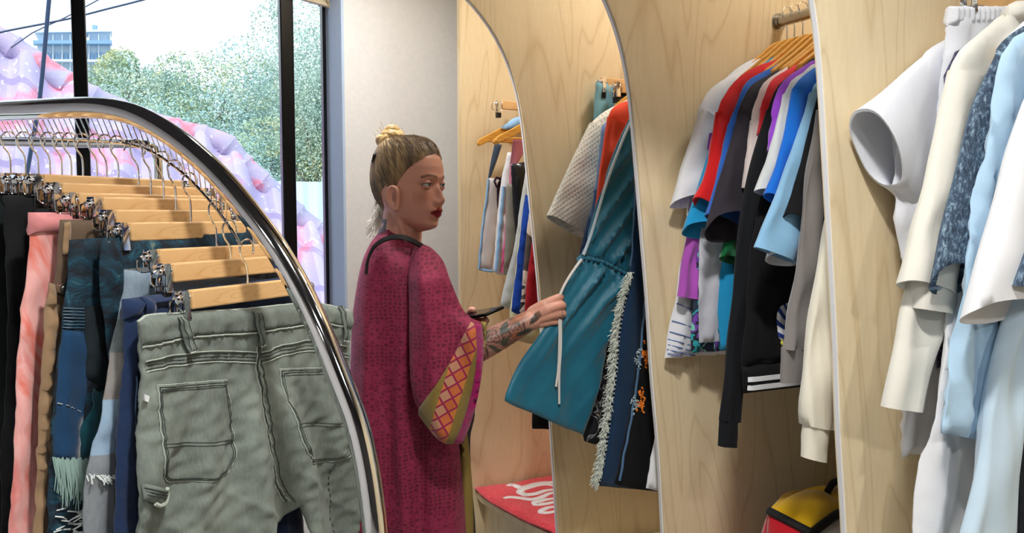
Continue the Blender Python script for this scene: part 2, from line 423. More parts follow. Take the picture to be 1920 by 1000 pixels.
# benches between the fins
def bench(D0, D1, z, poly, label, m=PLY):
    o = thing('plywood_bench', label, 'bench', W(1.4, (D0+D1)/2, 0))
    mb = MB(); mb.prism(poly, ZX*0, BX, AX, ZX, z-.02, z); mb.build('seat', m, o, smooth=False, bevel=.002)
    q = [(b+.03 if b < 1.5 else b, d) for b, d in poly]
    mb = MB(); mb.prism(q, ZX*0, BX, AX, ZX, 0.0, z-.0205); mb.build('base', m, o, smooth=False)
    return o
def zpx(u, v, z):
    r = ray(u, v); P = CAM+r*(z-CAM[2])/r[2]; return (float(P @ BX), float(P @ AX))
RED = [zpx(u, v, .47) for u, v in ((886, 906), (888, 912), (903, 928), (935, 948), (975, 970), (1010, 986), (1046, 1003))]
print('red bench', RED)
bench(1.98, 2.465, .46, [(BR-.01, 2.465)]+[(RED[0][0], 2.465)]+[(b, max(D, 1.981)) for b, D in RED[1:]]+[(1.14, 1.981), (BR-.01, 1.981)], 'plywood bench under the red towel, behind the farthest divider')
bench(1.47, 1.95, .44, [(1.13, 1.466), (BR-.01, 1.466), (BR-.01, 1.955), (1.125, 1.955)], 'pale plywood bench below the teal dress')
bench(.95, 1.44, .47, [(1.15, .947), (BR-.01, .947), (BR-.01, 1.443), (1.15, 1.443)], 'plywood bench under the yellow and red bag')
# ceiling lamps (bay ones inferred from shadows, aisle ones added as fill)
LEM = NT('lamp_glow'); LEM.set(Base_Color=(1, 1, 1, 1), Emission_Color=(1, .96, .9, 1), Emission_Strength=12.0)
def downlight(b, D, power, label, r=.06, col=(1, .97, .93), group=None, blend=.8, ang=150, tgt=None):
    o = thing('ceiling_lamp', label, 'lamp', W(b, D, HC), group)
    mb = MB(); P = [W(b, D, HC-.001), W(b, D, HC-.045)]; mb.tube(P, r, 24); mb.build('housing', BLACKM, o)
    mb = MB(); mb.tube([W(b, D, HC-.0455), W(b, D, HC-.048)], r*.85, 24); mb.build('diffuser', LEM.m, o)
    l = add_light('lamp_light', 'SPOT', W(b, D, HC-.06), power, col, r, target=(W(b, D, 0) if tgt is None else tgt), spot_size=math.radians(ang), spot_blend=blend)
for b, D, p in ((1.50, 2.15, 18), (1.45, 1.63, 26), (1.52, 1.12, 20), (1.45, .35, 8)): downlight(b, D, p, 'black round ceiling lamp above the clothes bays', group='bay ceiling lamps')
for b, D, p in ((.1, -.7, 60), (.4, .45, 120), (.5, 2.0, 120), (-1.1, .2, 60), (-1.2, -1.6, 40), (.9, -1.2, 110)): downlight(b, D, p, 'unseen black round ceiling lamp above the shop aisle', r=.09, group='aisle ceiling lamps')  # unseen lamps, added for fill, far wall wash and side light on the rack
# ------------------------------------------------------------------ chrome hoop rack
RO = np.array([-.195, 1.15, 0]); RD = np.array([-math.sin(math.radians(65)), math.cos(math.radians(65)), 0]); HD = np.array([math.cos(math.radians(65)), math.sin(math.radians(65)), 0])
rack = Plane(RO, RD, np.array([-HD[0], -HD[1], 0]))
hoop_px = [(706, 1040), (692, 905), (670, 800), (640, 718), (600, 620), (560, 538), (515, 462), (465, 395), (410, 330), (350, 275), (300, 240), (250, 215), (190, 203), (120, 203), (50, 206), (0, 208)]
HP = [rack.px(u, v) for u, v in hoop_px]
print('hoop', [(round(a, 2), round(b, 2)) for a, b in HP])
top = HP[-1][1]
full = [(-.012, 0.02), (-.006, .4)]+HP+[(1.1, top), (1.25, top-.01), (1.4, top-.07), (1.55, top-.2), (1.66, top-.4), (1.71, top-.6), (1.73, .5), (1.735, .02)]
R1 = thing('clothes_rack', 'large chrome tube clothes rack with a rounded hoop, in the foreground', 'clothes rack', rack.P(.8, 0))
hp_ = spline(full, .02); mb = MB(); mb.tube([rack.P(p[0], p[1]) for p in hp_], .0185, 28); mb.build('hoop', CHROME, R1)
# inner hanging rail that follows the hoop, 45 mm inside and behind
IR_px = [(452, 462), (444, 447), (420, 411), (396, 380), (352, 333), (304, 296), (276, 281), (246, 272), (210, 266), (150, 262), (80, 260), (0, 259)]
rk2 = rack.moved(-.03)
IR = [rk2.px(u, v) for u, v in IR_px]; zt = IR[-1][1]; IR = IR+[(1.1, zt), (1.3, zt)]
ir = spline(IR, .015); mb = MB(); mb.tube([rk2.P(p[0], p[1]) for p in ir], .0026, 8)
mb.build('hanging_rail', CHROME, R1)
irA = np.array(ir); hA = np.array(hp_)
d = np.r_[0, np.cumsum(np.linalg.norm(np.diff(irA, axis=0), axis=1))]
asc = hA[np.argsort(hA[:, 0])]; asc = asc[(asc[:, 0] > .02) & (asc[:, 0] < 1.2)]
for q in np.arange(.05, d[-1]-.02, .0145):
    p = (np.interp(q, d, irA[:, 0]), np.interp(q, d, irA[:, 1])); pu = min(1, max(0, (.45-p[0])/.2))
    hx = p[0]-.035*pu; zz = float(np.interp(hx, asc[:, 0], asc[:, 1])); zz = min(zz, p[1]+.075)
    m2 = MB(); m2.tube([rk2.P(p[0], p[1]), rack.P(hx, zz-.006, -.008)], .0011, 5); m2.build('peg', CHROME, R1)
for s_ in (-.012, 1.735):
    mb = MB(); mb.tube([rack.P(s_, .03)-HD*.3, rack.P(s_, .03)+HD*.5], .0185, 16); mb.build('foot', CHROME, R1)
# second, thinner rack by the window
o = thing('clothes_rack', 'thin chrome clothes rack with a square corner beside the window, behind the hangers', 'clothes rack', W(-.6, 2.2, 0))
bp = Plane(np.array([0, 2.2, 0]), np.array([1., 0, 0]), np.array([0, -1., 0]))
c = [bp.px(297, 460), bp.px(297, 330), bp.px(296, 300), bp.px(290, 280), bp.px(275, 271), bp.px(255, 270), bp.px(100, 268), bp.px(-60, 264)]
c[0] = (c[1][0], .02)
mb = MB(); P = spline(c, .02); mb.tube([bp.P(p[0], p[1]) for p in P], .0125, 14); mb.build('frame', CHROME, o)
mb = MB(); mb.tube([bp.P(c[-1][0], c[-1][1]), bp.P(c[-1][0], .02)], .0125, 14); mb.tube([bp.P(c[0][0], .02, -.2), bp.P(c[0][0], .02, .2)], .0125, 10); mb.build('leg', CHROME, o)
# ------------------------------------------------------------------ hangers
def hook_pts(r=.0155, stem=.03, z0=0.0, flip=1, n=14):
    """hook whose arc centre is the origin; stem goes down to z0"""
    P = []
    for i in range(n+1):
        a = math.radians(-35+i*(235/n)); P.append((flip*r*math.cos(a), 0, r*math.sin(a)))
    P += [(-flip*r*.72, 0, -r*.95), (-flip*r*.2, 0, -r*1.55), (0, 0, -r*2.3), (0, 0, z0)]
    return P
def shirt_hanger(name='shirt_hanger', wide=.165, drop=.095):
    o = thing(name, 'x', 'hanger')
    k = wide/.165; R_ = [(0, -.064), (.025, -.066), (.05, -.078), (.085*k, -.105), (.13*k, -.138), (wide, -.068-drop), (wide+.004, -.079-drop), (wide-.003, -.087-drop), (.12*k, -.155), (.085*k, -.132), (.05, -.118), (0, -.112)]
    poly = R_+[(-x, z) for x, z in R_[::-1][1:-1]]
    q = spline(poly, .012, True, 60); mb = MB(); n = len(q); V = []; 
    for sg in (-1, 1):
        for p in q: V.append((p[0], sg*(.005+.003*(abs(p[0])/wide)**2)+.006*(abs(p[0])/wide)**2, p[1]))
    mb.add(V, [tuple(range(n)), tuple(range(n, 2*n))[::-1]]+[(i, i+n, (i+1) % n+n, (i+1) % n) for i in range(n)])
    mb.build('arms', HWOOD2, o, smooth=False, bevel=.002, local=True)
    mb = MB(); mb.tube(hook_pts(z0=-.075), .0017, 8); mb.build('hook', CHROME, o, local=True)
    mb = MB(); mb.tube([(-wide+.03, 0, -.07-drop), (wide-.03, 0, -.07-drop)], .0035, 8); mb.build('trouser_bar', HWOOD2, o, local=True)
    return o
def clip_parts(o, x, flip=1, z=-.0):
    mb = MB(); f = lambda d: x+flip*d
    mb.tube(spline([(x, .0, z-.008), (f(.034), -.004, z-.008), (f(.040), -.004, z-.013), (f(.040), -.004, z-.026), (f(.034), -.004, z-.031), (f(.004), -.004, z-.031)], .004), .0015, 6)
    mb.build('clip_wire', CHROME, o, local=True)
    xc = f(.014); c = MB()
    for sg in (-1, 1):
        c.prism([(-.005, .002), (.005, .002), (.006, -.006), (.0048, -.014), (.0058, -.040), (-.0058, -.040), (-.0048, -.014), (-.006, -.006)], (xc, sg*.0075, z), (1, 0, 0), (0, -sg*.12, 1), (0, 1, 0), -.0009, .0009)
        c.tube([(xc-.0045, sg*.0085, z-.012), (xc-.0045, sg*.0065, z-.040)], .0016, 6); c.tube([(xc+.0045, sg*.0085, z-.012), (xc+.0045, sg*.0065, z-.040)], .0016, 6)
    c.tube([(xc-.0095, 0, z-.010), (xc+.0095, 0, z-.010)], .006, 14); c.ellipsoid((xc-.0095, 0, z-.010), (.005, .0078, .0078), 12, 8); c.ellipsoid((xc+.0095, 0, z-.010), (.005, .0078, .0078), 12, 8)
    ob = c.build('clip', CHROME, o, smooth=True, local=True)
    p = MB(); p.box((xc, 0, z-.047), (1, 0, 0), (0, 1, 0), (0, 0, 1), 0.0072, .0085, .0085); k = p.build('clip_pad', RUBBER, ob, smooth=False, bevel=.0015, local=True)
def clip_hanger(half=.125, hz=.0, hookh=.09, mat=None, name='clip_hanger', barh=.0145, wood_=True):
    """origin at the middle of the bar's top edge"""
    o = thing(name, 'x', 'hanger'); mb = MB()
    mb.box((0, 0, -barh), (1, 0, 0), (0, 1, 0), (0, 0, 1), half, .006, barh); mb.build('bar', mat or HWOOD, o, smooth=False, bevel=.0025, local=True)
    P = [(p[0], p[1], p[2]+hookh) for p in hook_pts(.0155, z0=-hookh-.004)]
    mb = MB(); mb.tube(spline(P, .006), .0016, 8); mb.build('hook', CHROME, o, local=True)
    for sg in (-1, 1): clip_parts(o, sg*half, sg, -.002)
    return o
def kids(o): return [c for c in bpy.data.objects if c.parent == o]
def dup(root, loc, rotz, label, group=None):
    r = root.copy(); COL.objects.link(r); r.location = tuple(loc); r.rotation_euler = (0, 0, rotz); r['label'] = label
    if group: r['group'] = group
    for ch in kids(root):
        c = ch.copy(); COL.objects.link(c); c.parent = r
        for g in kids(ch):
            d_ = g.copy(); COL.objects.link(d_); d_.parent = c
    return r
_SH = {}
def hang_shirt(D, label, group, b=1.426, z=1.886, rot=0, wide=.165):
    D = D+.009
    if wide not in _SH:
        o = shirt_hanger(wide=wide); _SH[wide] = o; o.location = tuple(W(b, D, z)); o.rotation_euler = (0, 0, TH+rot); o['label'] = label; o['group'] = group; return o
    return dup(_SH[wide], W(b, D, z), TH+rot, label, group)
_CH = {}
def hang_clip(loc, rotz, label, group, half=.125, hookh=.09):
    k = (half, hookh)
    if k not in _CH:
        o = clip_hanger(half, hookh=hookh); _CH[k] = o; o.location = tuple(loc); o.rotation_euler = (0, 0, rotz); o['label'] = label; o['group'] = group; return o
    return dup(_CH[k], loc, rotz, label, group)
def rail(label, D0, D1, b=1.426, z=1.872, r=.013):
    o = thing('hanging_rail', label, 'rail', W(b, (D0+D1)/2, z)); mb = MB(); mb.tube([W(b, D0, z), W(b, D1, z)], r, 20); mb.build('bar', STEEL, o)
    for D, s in ((D0, 1), (D1, -1)):
        mb = MB(); mb.tube([W(b, D, z), W(b, D+s*.006, z)], .021, 20); mb.tube([W(b, D+s*.004, z), W(b, D+s*.03, z)], .0165, 20); mb.build('flange', STEEL, o)
    return o
# ------------------------------------------------------------------ tops on hangers
H0 = 1.426
def top(name, label, cat, D, mat, shoulder=None, rings=None, hem=1.08, half=.24, armz=None, group=None, body=None, cuff=None, cuffmat=None, seed=0, th=.014, sd=.013, tilt=0.0, fold=None, amp=.0025, collar=True, smat=None, hemw=None, bodyoff=0, right=True, sledge=None, h0=H0, bend=0.0, neckdip=.02, closec=False):
    pl = sec(D); base = pl.P(h0, 0); o = thing(name, label, cat, (base[0], base[1], 0), group)
    if body is not None: L = [pl.px(*p) for p in body]
    else:
        L = [pl.px(*p) for p in shoulder] if shoulder else [(h0-.07, 1.755), (h0-.13, 1.735), (h0-.17, 1.69), (h0-.185, 1.60)]
        az = armz if armz else L[-1][1]-.18
        L = L+[(h0-half+.01, az), (h0-half, (az+hem)/2), (h0-(hemw or half), hem)]
    Ls = [p for p in L if p[0] < h0-.001]
    Rr = [(2*h0-p[0], p[1]) for p in Ls[::-1]]; Rr = [(min(p[0], BR-.012), p[1]) for p in Rr]
    nk = (h0, Ls[0][1]-neckdip)
    poly = Ls+[(h0, Ls[-1][1]-.006)]+Rr+[nk]
    fd = fold if fold is not None else mkfold(seed*7+3, .006, .085, ramp=lambda h, z: np.clip((Ls[0][1]-.05-z)/.4, .05, 1), crumple=.0015)
    cl = Cloth(pl, poly, thick=th, edge=.012, fold=fd, off=bodyoff, step=.016, corner=50); cl.build('body', mat, o)
    if collar:
        Q = [(Ls[0][0], Ls[0][1]), (h0-.05, Ls[0][1]-.012), nk, (h0+.05, Ls[0][1]-.012), (2*h0-Ls[0][0], Ls[0][1])]
        cl.seam(Q, 'collar', smat or mat, o, r=.0065, step=.012, lift=-.004)
    sl = []
    if rings:
        rg = [(pl.px(*a), pl.px(*b)) for a, b in rings]
        for m in ((0, 1) if right else (0,)):
            r2 = rg if m == 0 else [tuple((min(2*h0-p[0], BR-.008), p[1]) for p in r) for r in rg]
            s = sleeve(pl, r2, 'sleeve', smat or mat, o, depth=sd, tilt=tilt, seed=seed+m, amp=amp, bend=bend, off=bodyoff); sl.append(s)
            if cuff:
                cg = [(pl.px(*a), pl.px(*b)) for a, b in cuff]
                if m: cg = [tuple((min(2*h0-p[0], BR-.008), p[1]) for p in r) for r in cg]
                sleeve(pl, cg, 'cuff', cuffmat or smat or mat, o, depth=sd*.9 if not hasattr(sd, '__len__') else sd[1]*.9, seed=seed+5, amp=.0008, off=bodyoff-bend)
    if sledge:   # stitched hem line across the sleeve front
        pass
    return o, cl
def stitch_on_plane(pl, pts, off, mat, parent, name='seam', r=.0012):
    mb = MB(); mb.tube([pl.P(p[0], p[1], off) for p in spline(pts, .02)], r, 5); return mb.build(name, mat, parent)

def drape(name, label, cat, D, px, mat, th=.01, seed=0, amp=.005, lam=.07, group=None, rot=None, corner=35, parent=None, step=.015, pl=None, part='cloth', base=None, off=0.0, edge=.01, cr=.0015, fold=None, slant=0.0, pts=None):
    pl = pl or sec(D); P = [pl.px(*p) for p in px] if pts is None else pts; P = [(min(p[0], BR-.012), p[1]) if pl.h is BX or True else p for p in P]
    zt = max(p[1] for p in P); c = np.mean([p[0] for p in P]); q = pl.P(c, 0)
    o = parent or thing(name, label, cat, (q[0], q[1], 0), group)
    cl = Cloth(pl, P, thick=th, edge=edge, fold=fold or mkfold(seed*5+11, amp, lam, slant, ramp=lambda h, z: np.clip((zt-z)/.3, .08, 1), crumple=cr), off=off, step=step, base=base, corner=corner)
    cl.build(part, mat, o); return o, cl
# ------------------------------------------------------------------ bay with the coloured shirts
GB = 'tops on the rail in the coloured bay'
rail('brushed steel rail above the coloured shirts', 1.443, .947)
fw = lambda n, c, **k: fabric(n, c, **k)
WHITE = fw('white_jersey', (232, 234, 240)); OFFW = fw('off_white_jersey', (226, 226, 220))
# striped
SB = simple('blue_thread', (84, 112, 170), .8)
t = NT('blue_striped_jersey'); uv = t.coord(); xyz = t.sep(uv); zz = t.math('ADD', xyz[1], t.math('MULTIPLY', xyz[0], .35))
q = t.math('POWER', t.math('SUBTRACT', 1.95, zz), 3.2); fr_ = t.math('FRACT', t.math('MULTIPLY', q, 9.0)); ln = t.math('LESS_THAN', fr_, .07)
t.base(srgb(228, 230, 236)); t.set(Roughness=.85); STRIPE = t.m
o_, c_ = top('striped_shirt', 'white shirt with thin blue stripes, its long hem lowest at the left', 'shirt', 1.418, STRIPE, body=[(1430, 108), (1380, 130), (1330, 190), (1296, 330), (1283, 430), (1270, 540), (1258, 620), (1250, 672)], group=GB, seed=1, th=.012)
sp_ = sec(1.418)
for x, v in ((1282, 443), (1272, 518), (1265, 569), (1260, 602), (1257, 623), (1254, 637), (1253, 647), (1251, 656), (1250, 665)): c_.seam([sp_.px(x+1.5, v), sp_.px(1290, v+9+(x-1250)*.1), sp_.px(1302, v+11)] if v < 662 else [sp_.px(1253, 664), sp_.px(1275, 667)], 'blue_stripe', SB, o_, r=.0013, lift=.0)
top('t_shirt', 'white t-shirt with a wide sleeve, farthest left in the coloured bay', 't-shirt', 1.40, WHITE, [(1446, 105), (1420, 112), (1400, 126), (1365, 145), (1335, 165), (1318, 190), (1308, 217)],
    [((1312, 205), (1362, 235)), ((1297, 260), (1352, 290)), ((1277, 320), (1345, 340)), ((1260, 382), (1338, 372))], hem=1.2, half=.2, tilt=.016, sd=(.014, .022), group=GB, seed=2)
hood = MB()
PURPLE = fw('orchid_jersey', (176, 84, 186)); 
top('t_shirt', 'orchid purple t-shirt, its sleeve hanging over the striped shirt', 't-shirt', 1.388, PURPLE, None, [((1330, 250), (1370, 250)), ((1300, 400), (1335, 400)), ((1283, 470), (1314, 475)), ((1271, 556), (1306, 562))], hem=1.3, half=.2, group=GB, seed=3, amp=.004, sd=.012)
t = NT('tropical_print'); uv = t.coord(); nz = t.noise(uv, 16, 3, 1.5)
t.base(t.ramp(nz, [(.0, srgb(20, 40, 60)), (.40, srgb(40, 160, 170)), (.47, srgb(16, 24, 40)), (.53, srgb(110, 60, 160)), (.6, srgb(120, 200, 180)), (.66, srgb(30, 40, 70))], 'CONSTANT')); t.set(Roughness=.8); TROP = t.m
top('patterned_shirt', 'teal and purple print shirt, its hem peeking out behind the white one', 'shirt', 1.377, TROP, body=[(1455, 108), (1390, 150), (1340, 250), (1312, 430), (1303, 560), (1296, 610), (1296, 662)], group=GB, seed=4, th=.008, collar=False)
WH2 = fw('cool_white_jersey', (206, 209, 220))
top('t_shirt', 'cool white t-shirt body hanging between the purple and cyan ones', 't-shirt', 1.366, WH2, body=[(1458, 106), (1400, 150), (1350, 250), (1322, 400), (1311, 450), (1308, 560), (1311, 643)], group=GB, seed=5, th=.009, collar=False)
CYAN = fw('cyan_jersey', (24, 146, 200), var=.05)
top('t_shirt', 'cyan blue t-shirt, sleeve cuff below the red one', 't-shirt', 1.352, CYAN, [(1462, 104), (1420, 128), (1380, 155), (1355, 190), (1345, 220)], [((1348, 220), (1392, 240)), ((1322, 310), (1385, 320)), ((1303, 370), (1375, 380)), ((1284, 428), (1352, 436))],
    hem=1.12, half=.243, tilt=.02, sd=(.01, .018), group=GB, seed=6)
RED = fw('red_jersey', (206, 20, 24), var=.05)
top('t_shirt', 'bright red t-shirt on an amber hanger', 't-shirt', 1.33, RED, [(1478, 103), (1462, 110), (1420, 124), (1388, 143), (1368, 165), (1352, 190), (1341, 218)], [((1343, 210), (1395, 240)), ((1334, 270), (1390, 290)), ((1322, 330), (1380, 350)), ((1301, 371), (1372, 424))],
    hem=1.2, half=.2, tilt=.008, sd=(.012, .02), group=GB, seed=7)
BLU1 = fw('cobalt_jersey', (38, 98, 190), var=.05)
top('t_shirt', 'cobalt blue t-shirt showing only as a narrow edge beside the charcoal one', 't-shirt', 1.303, BLU1, [(1488, 104), (1476, 111), (1432, 134), (1402, 153), (1386, 180), (1377, 208), (1364, 240)], [((1366, 232), (1410, 250)), ((1350, 310), (1400, 330)), ((1340, 350), (1392, 370)), ((1324, 402), (1380, 425))],
    hem=1.2, half=.2, tilt=.006, sd=(.011, .016), group=GB, seed=8)
GREEN = fw('green_jersey', (10, 110, 62))
top('t_shirt', 'green t-shirt, only its sleeve end visible beneath the charcoal sleeve', 't-shirt', 1.316, GREEN, None, [((1400, 260), (1430, 270)), ((1370, 400), (1405, 400)), ((1352, 482), (1392, 494))], hem=1.25, half=.19, group=GB, seed=9, amp=.004, tilt=.008)
CHAR = fw('charcoal_jersey', (50, 46, 54), var=.12)
top('t_shirt', 'charcoal grey t-shirt with a wide sleeve, in front of the red one', 't-shirt', 1.278, CHAR, [(1500, 112), (1482, 119), (1442, 140), (1408, 162), (1394, 185), (1383, 222)], [((1386, 212), (1432, 240)), ((1370, 270), (1425, 290)), ((1352, 330), (1415, 350)), ((1328, 424), (1404, 428))],
    hem=1.18, half=.2, tilt=.034, sd=(.014, .026), group=GB, seed=10)
BLK = fw('black_jersey', (9, 10, 14), var=.15)
PINKW = fw('blush_jersey', (228, 214, 212), col2=1)
top('t_shirt', 'off white t-shirt with a drooping sleeve, left of the coral one', 't-shirt', 1.25, PINKW, [(1528, 98), (1490, 118), (1455, 138), (1432, 156), (1420, 182), (1408, 232)], [((1410, 225), (1450, 245)), ((1400, 290), (1440, 310)), ((1393, 352), (1432, 372))], hem=1.18, half=.19, group=GB, seed=11)
CORAL = fw('coral_jersey', (226, 44, 56), var=.06)
top('t_shirt', 'coral red t-shirt, in front of the off white one', 't-shirt', 1.233, CORAL, [(1530, 104), (1500, 118), (1466, 137), (1444, 155), (1434, 178), (1427, 205)], [((1429, 200), (1472, 220)), ((1421, 250), (1466, 300))], hem=1.2, half=.19, group=GB, seed=12)
HOOD = fw('black_fleece', (13, 16, 22), var=.2, kind='fleece', bump=.3)
top('hoodie', 'black sweatshirt with one long sleeve hanging down to its cuff', 'sweatshirt', 1.203, HOOD, [(1535, 112), (1505, 126), (1480, 142), (1460, 160), (1446, 190), (1436, 225)], [((1440, 205), (1490, 225)), ((1418, 280), (1475, 290)), ((1398, 360), (1456, 370)), ((1385, 450), (1434, 460)), ((1374, 560), (1416, 565)), ((1362, 690), (1396, 695)), ((1350, 788), (1386, 791))],
    cuff=[((1351, 786), (1382, 788)), ((1348, 837), (1380, 838))], hem=1.15, half=.2, sd=(.016, .013), group=GB, seed=13, amp=.003)
VAR = fw('navy_black_fleece', (8, 9, 14), var=.2, kind='fleece')
V_, vc = top('varsity_sweatshirt', 'black sweatshirt with a striped embroidered patch and white bands on its hem', 'sweatshirt', 1.165, VAR, body=[(1540, 105), (1500, 130), (1472, 165), (1452, 230), (1432, 330), (1410, 450), (1400, 580), (1391, 688)], group=GB, seed=14, th=.016, collar=False, fold=mkfold(91, .004, .1, crumple=.001))
vp = sec(1.165)
hemc = Cloth(vp, [vp.px(1391, 688), vp.px(1394, 738), (H0, vp.px(1394, 738)[1]-.004), (H0+.2, vp.px(1394, 738)[1]), (H0+.2, vp.px(1391, 688)[1])], thick=.024, edge=.01, step=.014); hemc.build('hem_rib', VAR, V_)
WB = simple('white_rib', (226, 228, 232), .8)
for v0 in (706, 722):
    a, b_ = vp.px(1394, v0), vp.px(1394, v0+9)
    Cloth(vp, [(a[0]+.002, a[1]), (b_[0]+.002, b_[1]), (H0+.15, b_[1]-.004), (H0+.15, a[1]-.004)], thick=.003, edge=.003, step=.01, base=hemc).build('white_band', WB, V_)
pc = [vp.px(*p) for p in ((1449, 590), (1455, 576), (1470, 568), (1492, 566), (1510, 600), (1500, 640), (1484, 650), (1462, 643), (1450, 630))]
t = NT('embroidered_rings'); uv = t.coord(); c0 = vp.px(1474, 570); m_ = t.n('VectorMath', operation='SUBTRACT'); t.l(uv, m_.inputs[0]); m_.inputs[1].default_value = (c0[0]-.0, c0[1]+.002, 0)
ln_ = t.n('VectorMath', operation='LENGTH'); t.l(m_.outputs[0], ln_.inputs[0]); fr_ = t.math('FRACT', t.math('MULTIPLY', ln_.outputs['Value'], 56.0)); bl = t.math('GREATER_THAN', fr_, .55)
t.base(t.mix(srgb(232, 234, 240), srgb(34, 60, 140), bl)); t.set(Roughness=.7); t.bump(t.math('SINE', t.math('MULTIPLY', uv, 1)) if False else t.noise(uv, 600, 2), .5, .001); RINGS = t.m
pt = Cloth(vp, pc, thick=.005, edge=.004, step=.006, base=vc); pt.build('patch', RINGS, V_)
YEL = simple('yellow_thread', (226, 214, 96), .7)
ym = [vp.px(*p) for p in ((1455, 636), (1462, 645), (1470, 650), (1482, 650), (1484, 656), (1470, 657), (1458, 650), (1453, 641))]
y = Cloth(vp, ym, thick=.004, edge=.003, step=.005, base=vc, off=.003); y.build('yellow_patch', YEL, V_)
LAV = fw('purple_jersey', (146, 66, 200), var=.06)
top('t_shirt', 'violet t-shirt, thin edge right of the coral one', 't-shirt', 1.148, LAV, [(1532, 112), (1502, 128), (1470, 152), (1454, 182), (1448, 225)], [((1449, 222), (1485, 240)), ((1441, 280), (1480, 300))], hem=1.25, half=.17, group=GB, seed=15)
GREYW = fw('pale_grey_jersey', (200, 206, 208))
top('t_shirt', 'pale grey t-shirt, sleeve end between the black and blue ones', 't-shirt', 1.132, GREYW, [(1535, 118), (1506, 136), (1484, 152), (1474, 168), (1469, 180)], [((1471, 176), (1512, 195)), ((1452, 250), (1502, 265)), ((1434, 310), (1490, 325)), ((1416, 357), (1482, 366))], hem=1.2, half=.17, group=GB, seed=16, sd=(.01, .014), tilt=.006)
BLUE = fw('azure_jersey', (10, 104, 206), var=.05)
top('t_shirt', 'azure blue t-shirt, its body also showing as a sliver lower down', 't-shirt', 1.112, BLUE, [(1536, 124), (1515, 136), (1498, 150), (1486, 168)], [((1487, 166), (1534, 185)), ((1474, 235), (1526, 250)), ((1455, 310), (1512, 330)), ((1434, 363), (1500, 405))], body=None, hem=1.02, half=.21, group=GB, seed=17, tilt=.006, sd=(.01, .014))
top('t_shirt', 'white t-shirt, only a round sleeve end under the light blue sleeve', 't-shirt', 1.100, WHITE, None, [((1520, 240), (1560, 250)), ((1460, 420), (1510, 430)), ((1438, 482), (1500, 492))], hem=1.25, half=.17, group=GB, seed=18, tilt=.012, sd=(.01, .014))
LBL = fw('light_blue_denim', (126, 172, 208), kind='twill', var=.06)
top('t_shirt', 'light blue shirt with the widest sleeve, before the azure one', 'shirt', 1.086, LBL, [(1560, 130), (1540, 145), (1527, 160), (1519, 180)], [((1521, 172), (1560, 200)), ((1498, 245), (1548, 265)), ((1472, 318), (1532, 335)), ((1446, 388), (1515, 410)), ((1415, 463), (1496, 495))], hem=1.15, half=.17, group=GB, seed=19, sd=(.01, .014))
top('t_shirt', 'black t-shirt, its sleeve between the light blue and grey ones', 't-shirt', 1.070, BLK, [(1570, 140), (1550, 155), (1538, 172), (1530, 195)], [((1532, 185), (1570, 210)), ((1512, 270), (1560, 290)), ((1492, 345), (1550, 370)), ((1473, 402), (1530, 446))], hem=.985, half=.205, group=GB, seed=20, tilt=.008, sd=(.01, .016))
GREY = fw('grey_french_terry', (124, 119, 117), var=.1, kind='fleece')
top('long_sleeve_shirt', 'grey long sleeved shirt with a deep cuff', 'sweatshirt', 1.05, GREY, [(1575, 150), (1555, 165), (1543, 185), (1534, 212)], [((1535, 205), (1575, 225)), ((1520, 290), (1560, 300)), ((1508, 380), (1556, 390)), ((1498, 480), (1545, 490)), ((1483, 570), (1530, 580)), ((1467, 655), (1509, 656))], cuff=[((1466, 652), (1508, 653)), ((1465, 719), (1505, 713))], hem=1.1, half=.17, group=GB, seed=21, sd=(.012, .011), amp=.004)
top('t_shirt', 'black t-shirt hanging just behind the cream sweatshirt', 't-shirt', 1.034, BLK, [(1590, 150), (1570, 170), (1556, 200), (1550, 230)], [((1552, 225), (1590, 240)), ((1545, 340), (1600, 360)), ((1541, 425), (1600, 440))], hem=1.1, half=.17, group=GB, seed=22)
CREAM = fw('cream_fleece', (226, 221, 204), var=.05, kind='fleece', bump=.3)
top('sweatshirt', 'cream sweatshirt with a thick ribbed cuff, half behind the nearest divider', 'sweatshirt', 1.0, CREAM, [(1600, 150), (1590, 190), (1580, 240)], [((1580, 240), (1630, 260)), ((1563, 350), (1620, 360)), ((1546, 450), (1610, 460)), ((1526, 560), (1592, 570)), ((1512, 670), (1580, 680)), ((1503, 760), (1570, 770)), ((1506, 797), (1560, 806))], cuff=[((1509, 790), (1551, 800)), ((1506, 858), (1545, 866))], hem=1.1, half=.2, group=GB, seed=23, sd=(.02, .018), amp=.004)
for i, D in enumerate((1.408, 1.385, 1.36, 1.33, 1.303, 1.278, 1.25, 1.233, 1.203, 1.165, 1.14, 1.112, 1.086, 1.05, 1.0)):
    hang_shirt(D, 'amber wooden shirt hanger on the rail of the coloured bay', 'hangers in the coloured bay')
# ------------------------------------------------------------------ nearest bay: pale tops
GC = 'pale tops on the rail in the nearest bay'
rail('brushed steel rail above the pale tops', .922, .30, z=1.822)
COOL = fw('cool_white_terry', (212, 215, 223), kind='fleece', var=.03, bump=.3)
IVORY = fw('ivory_jersey', (222, 220, 210), var=.03); SNOW = fw('snow_jersey', (226, 228, 232), var=.02)
o, cl = top('cap_sleeve_top', 'cool white top with a wide cap sleeve opening, farthest left of the pale tops', 'top', .888, COOL,
    body=[(1880, 30), (1840, 45), (1770, 76), (1728, 108), (1700, 190), (1676, 345), (1683, 375), (1681, 395), (1680, 412), (1688, 460), (1697, 560), (1694, 700), (1690, 858)],
    rings=[((1790, 66), (1765, 440)), ((1750, 90), (1735, 415)), ((1700, 132), (1702, 385)), ((1655, 174), (1684, 362)), ((1615, 204), (1672, 352))], tilt=.012, sd=(.014, .03), group=GC, seed=31, amp=.001, right=False, th=.02)
pl = sec(.888)
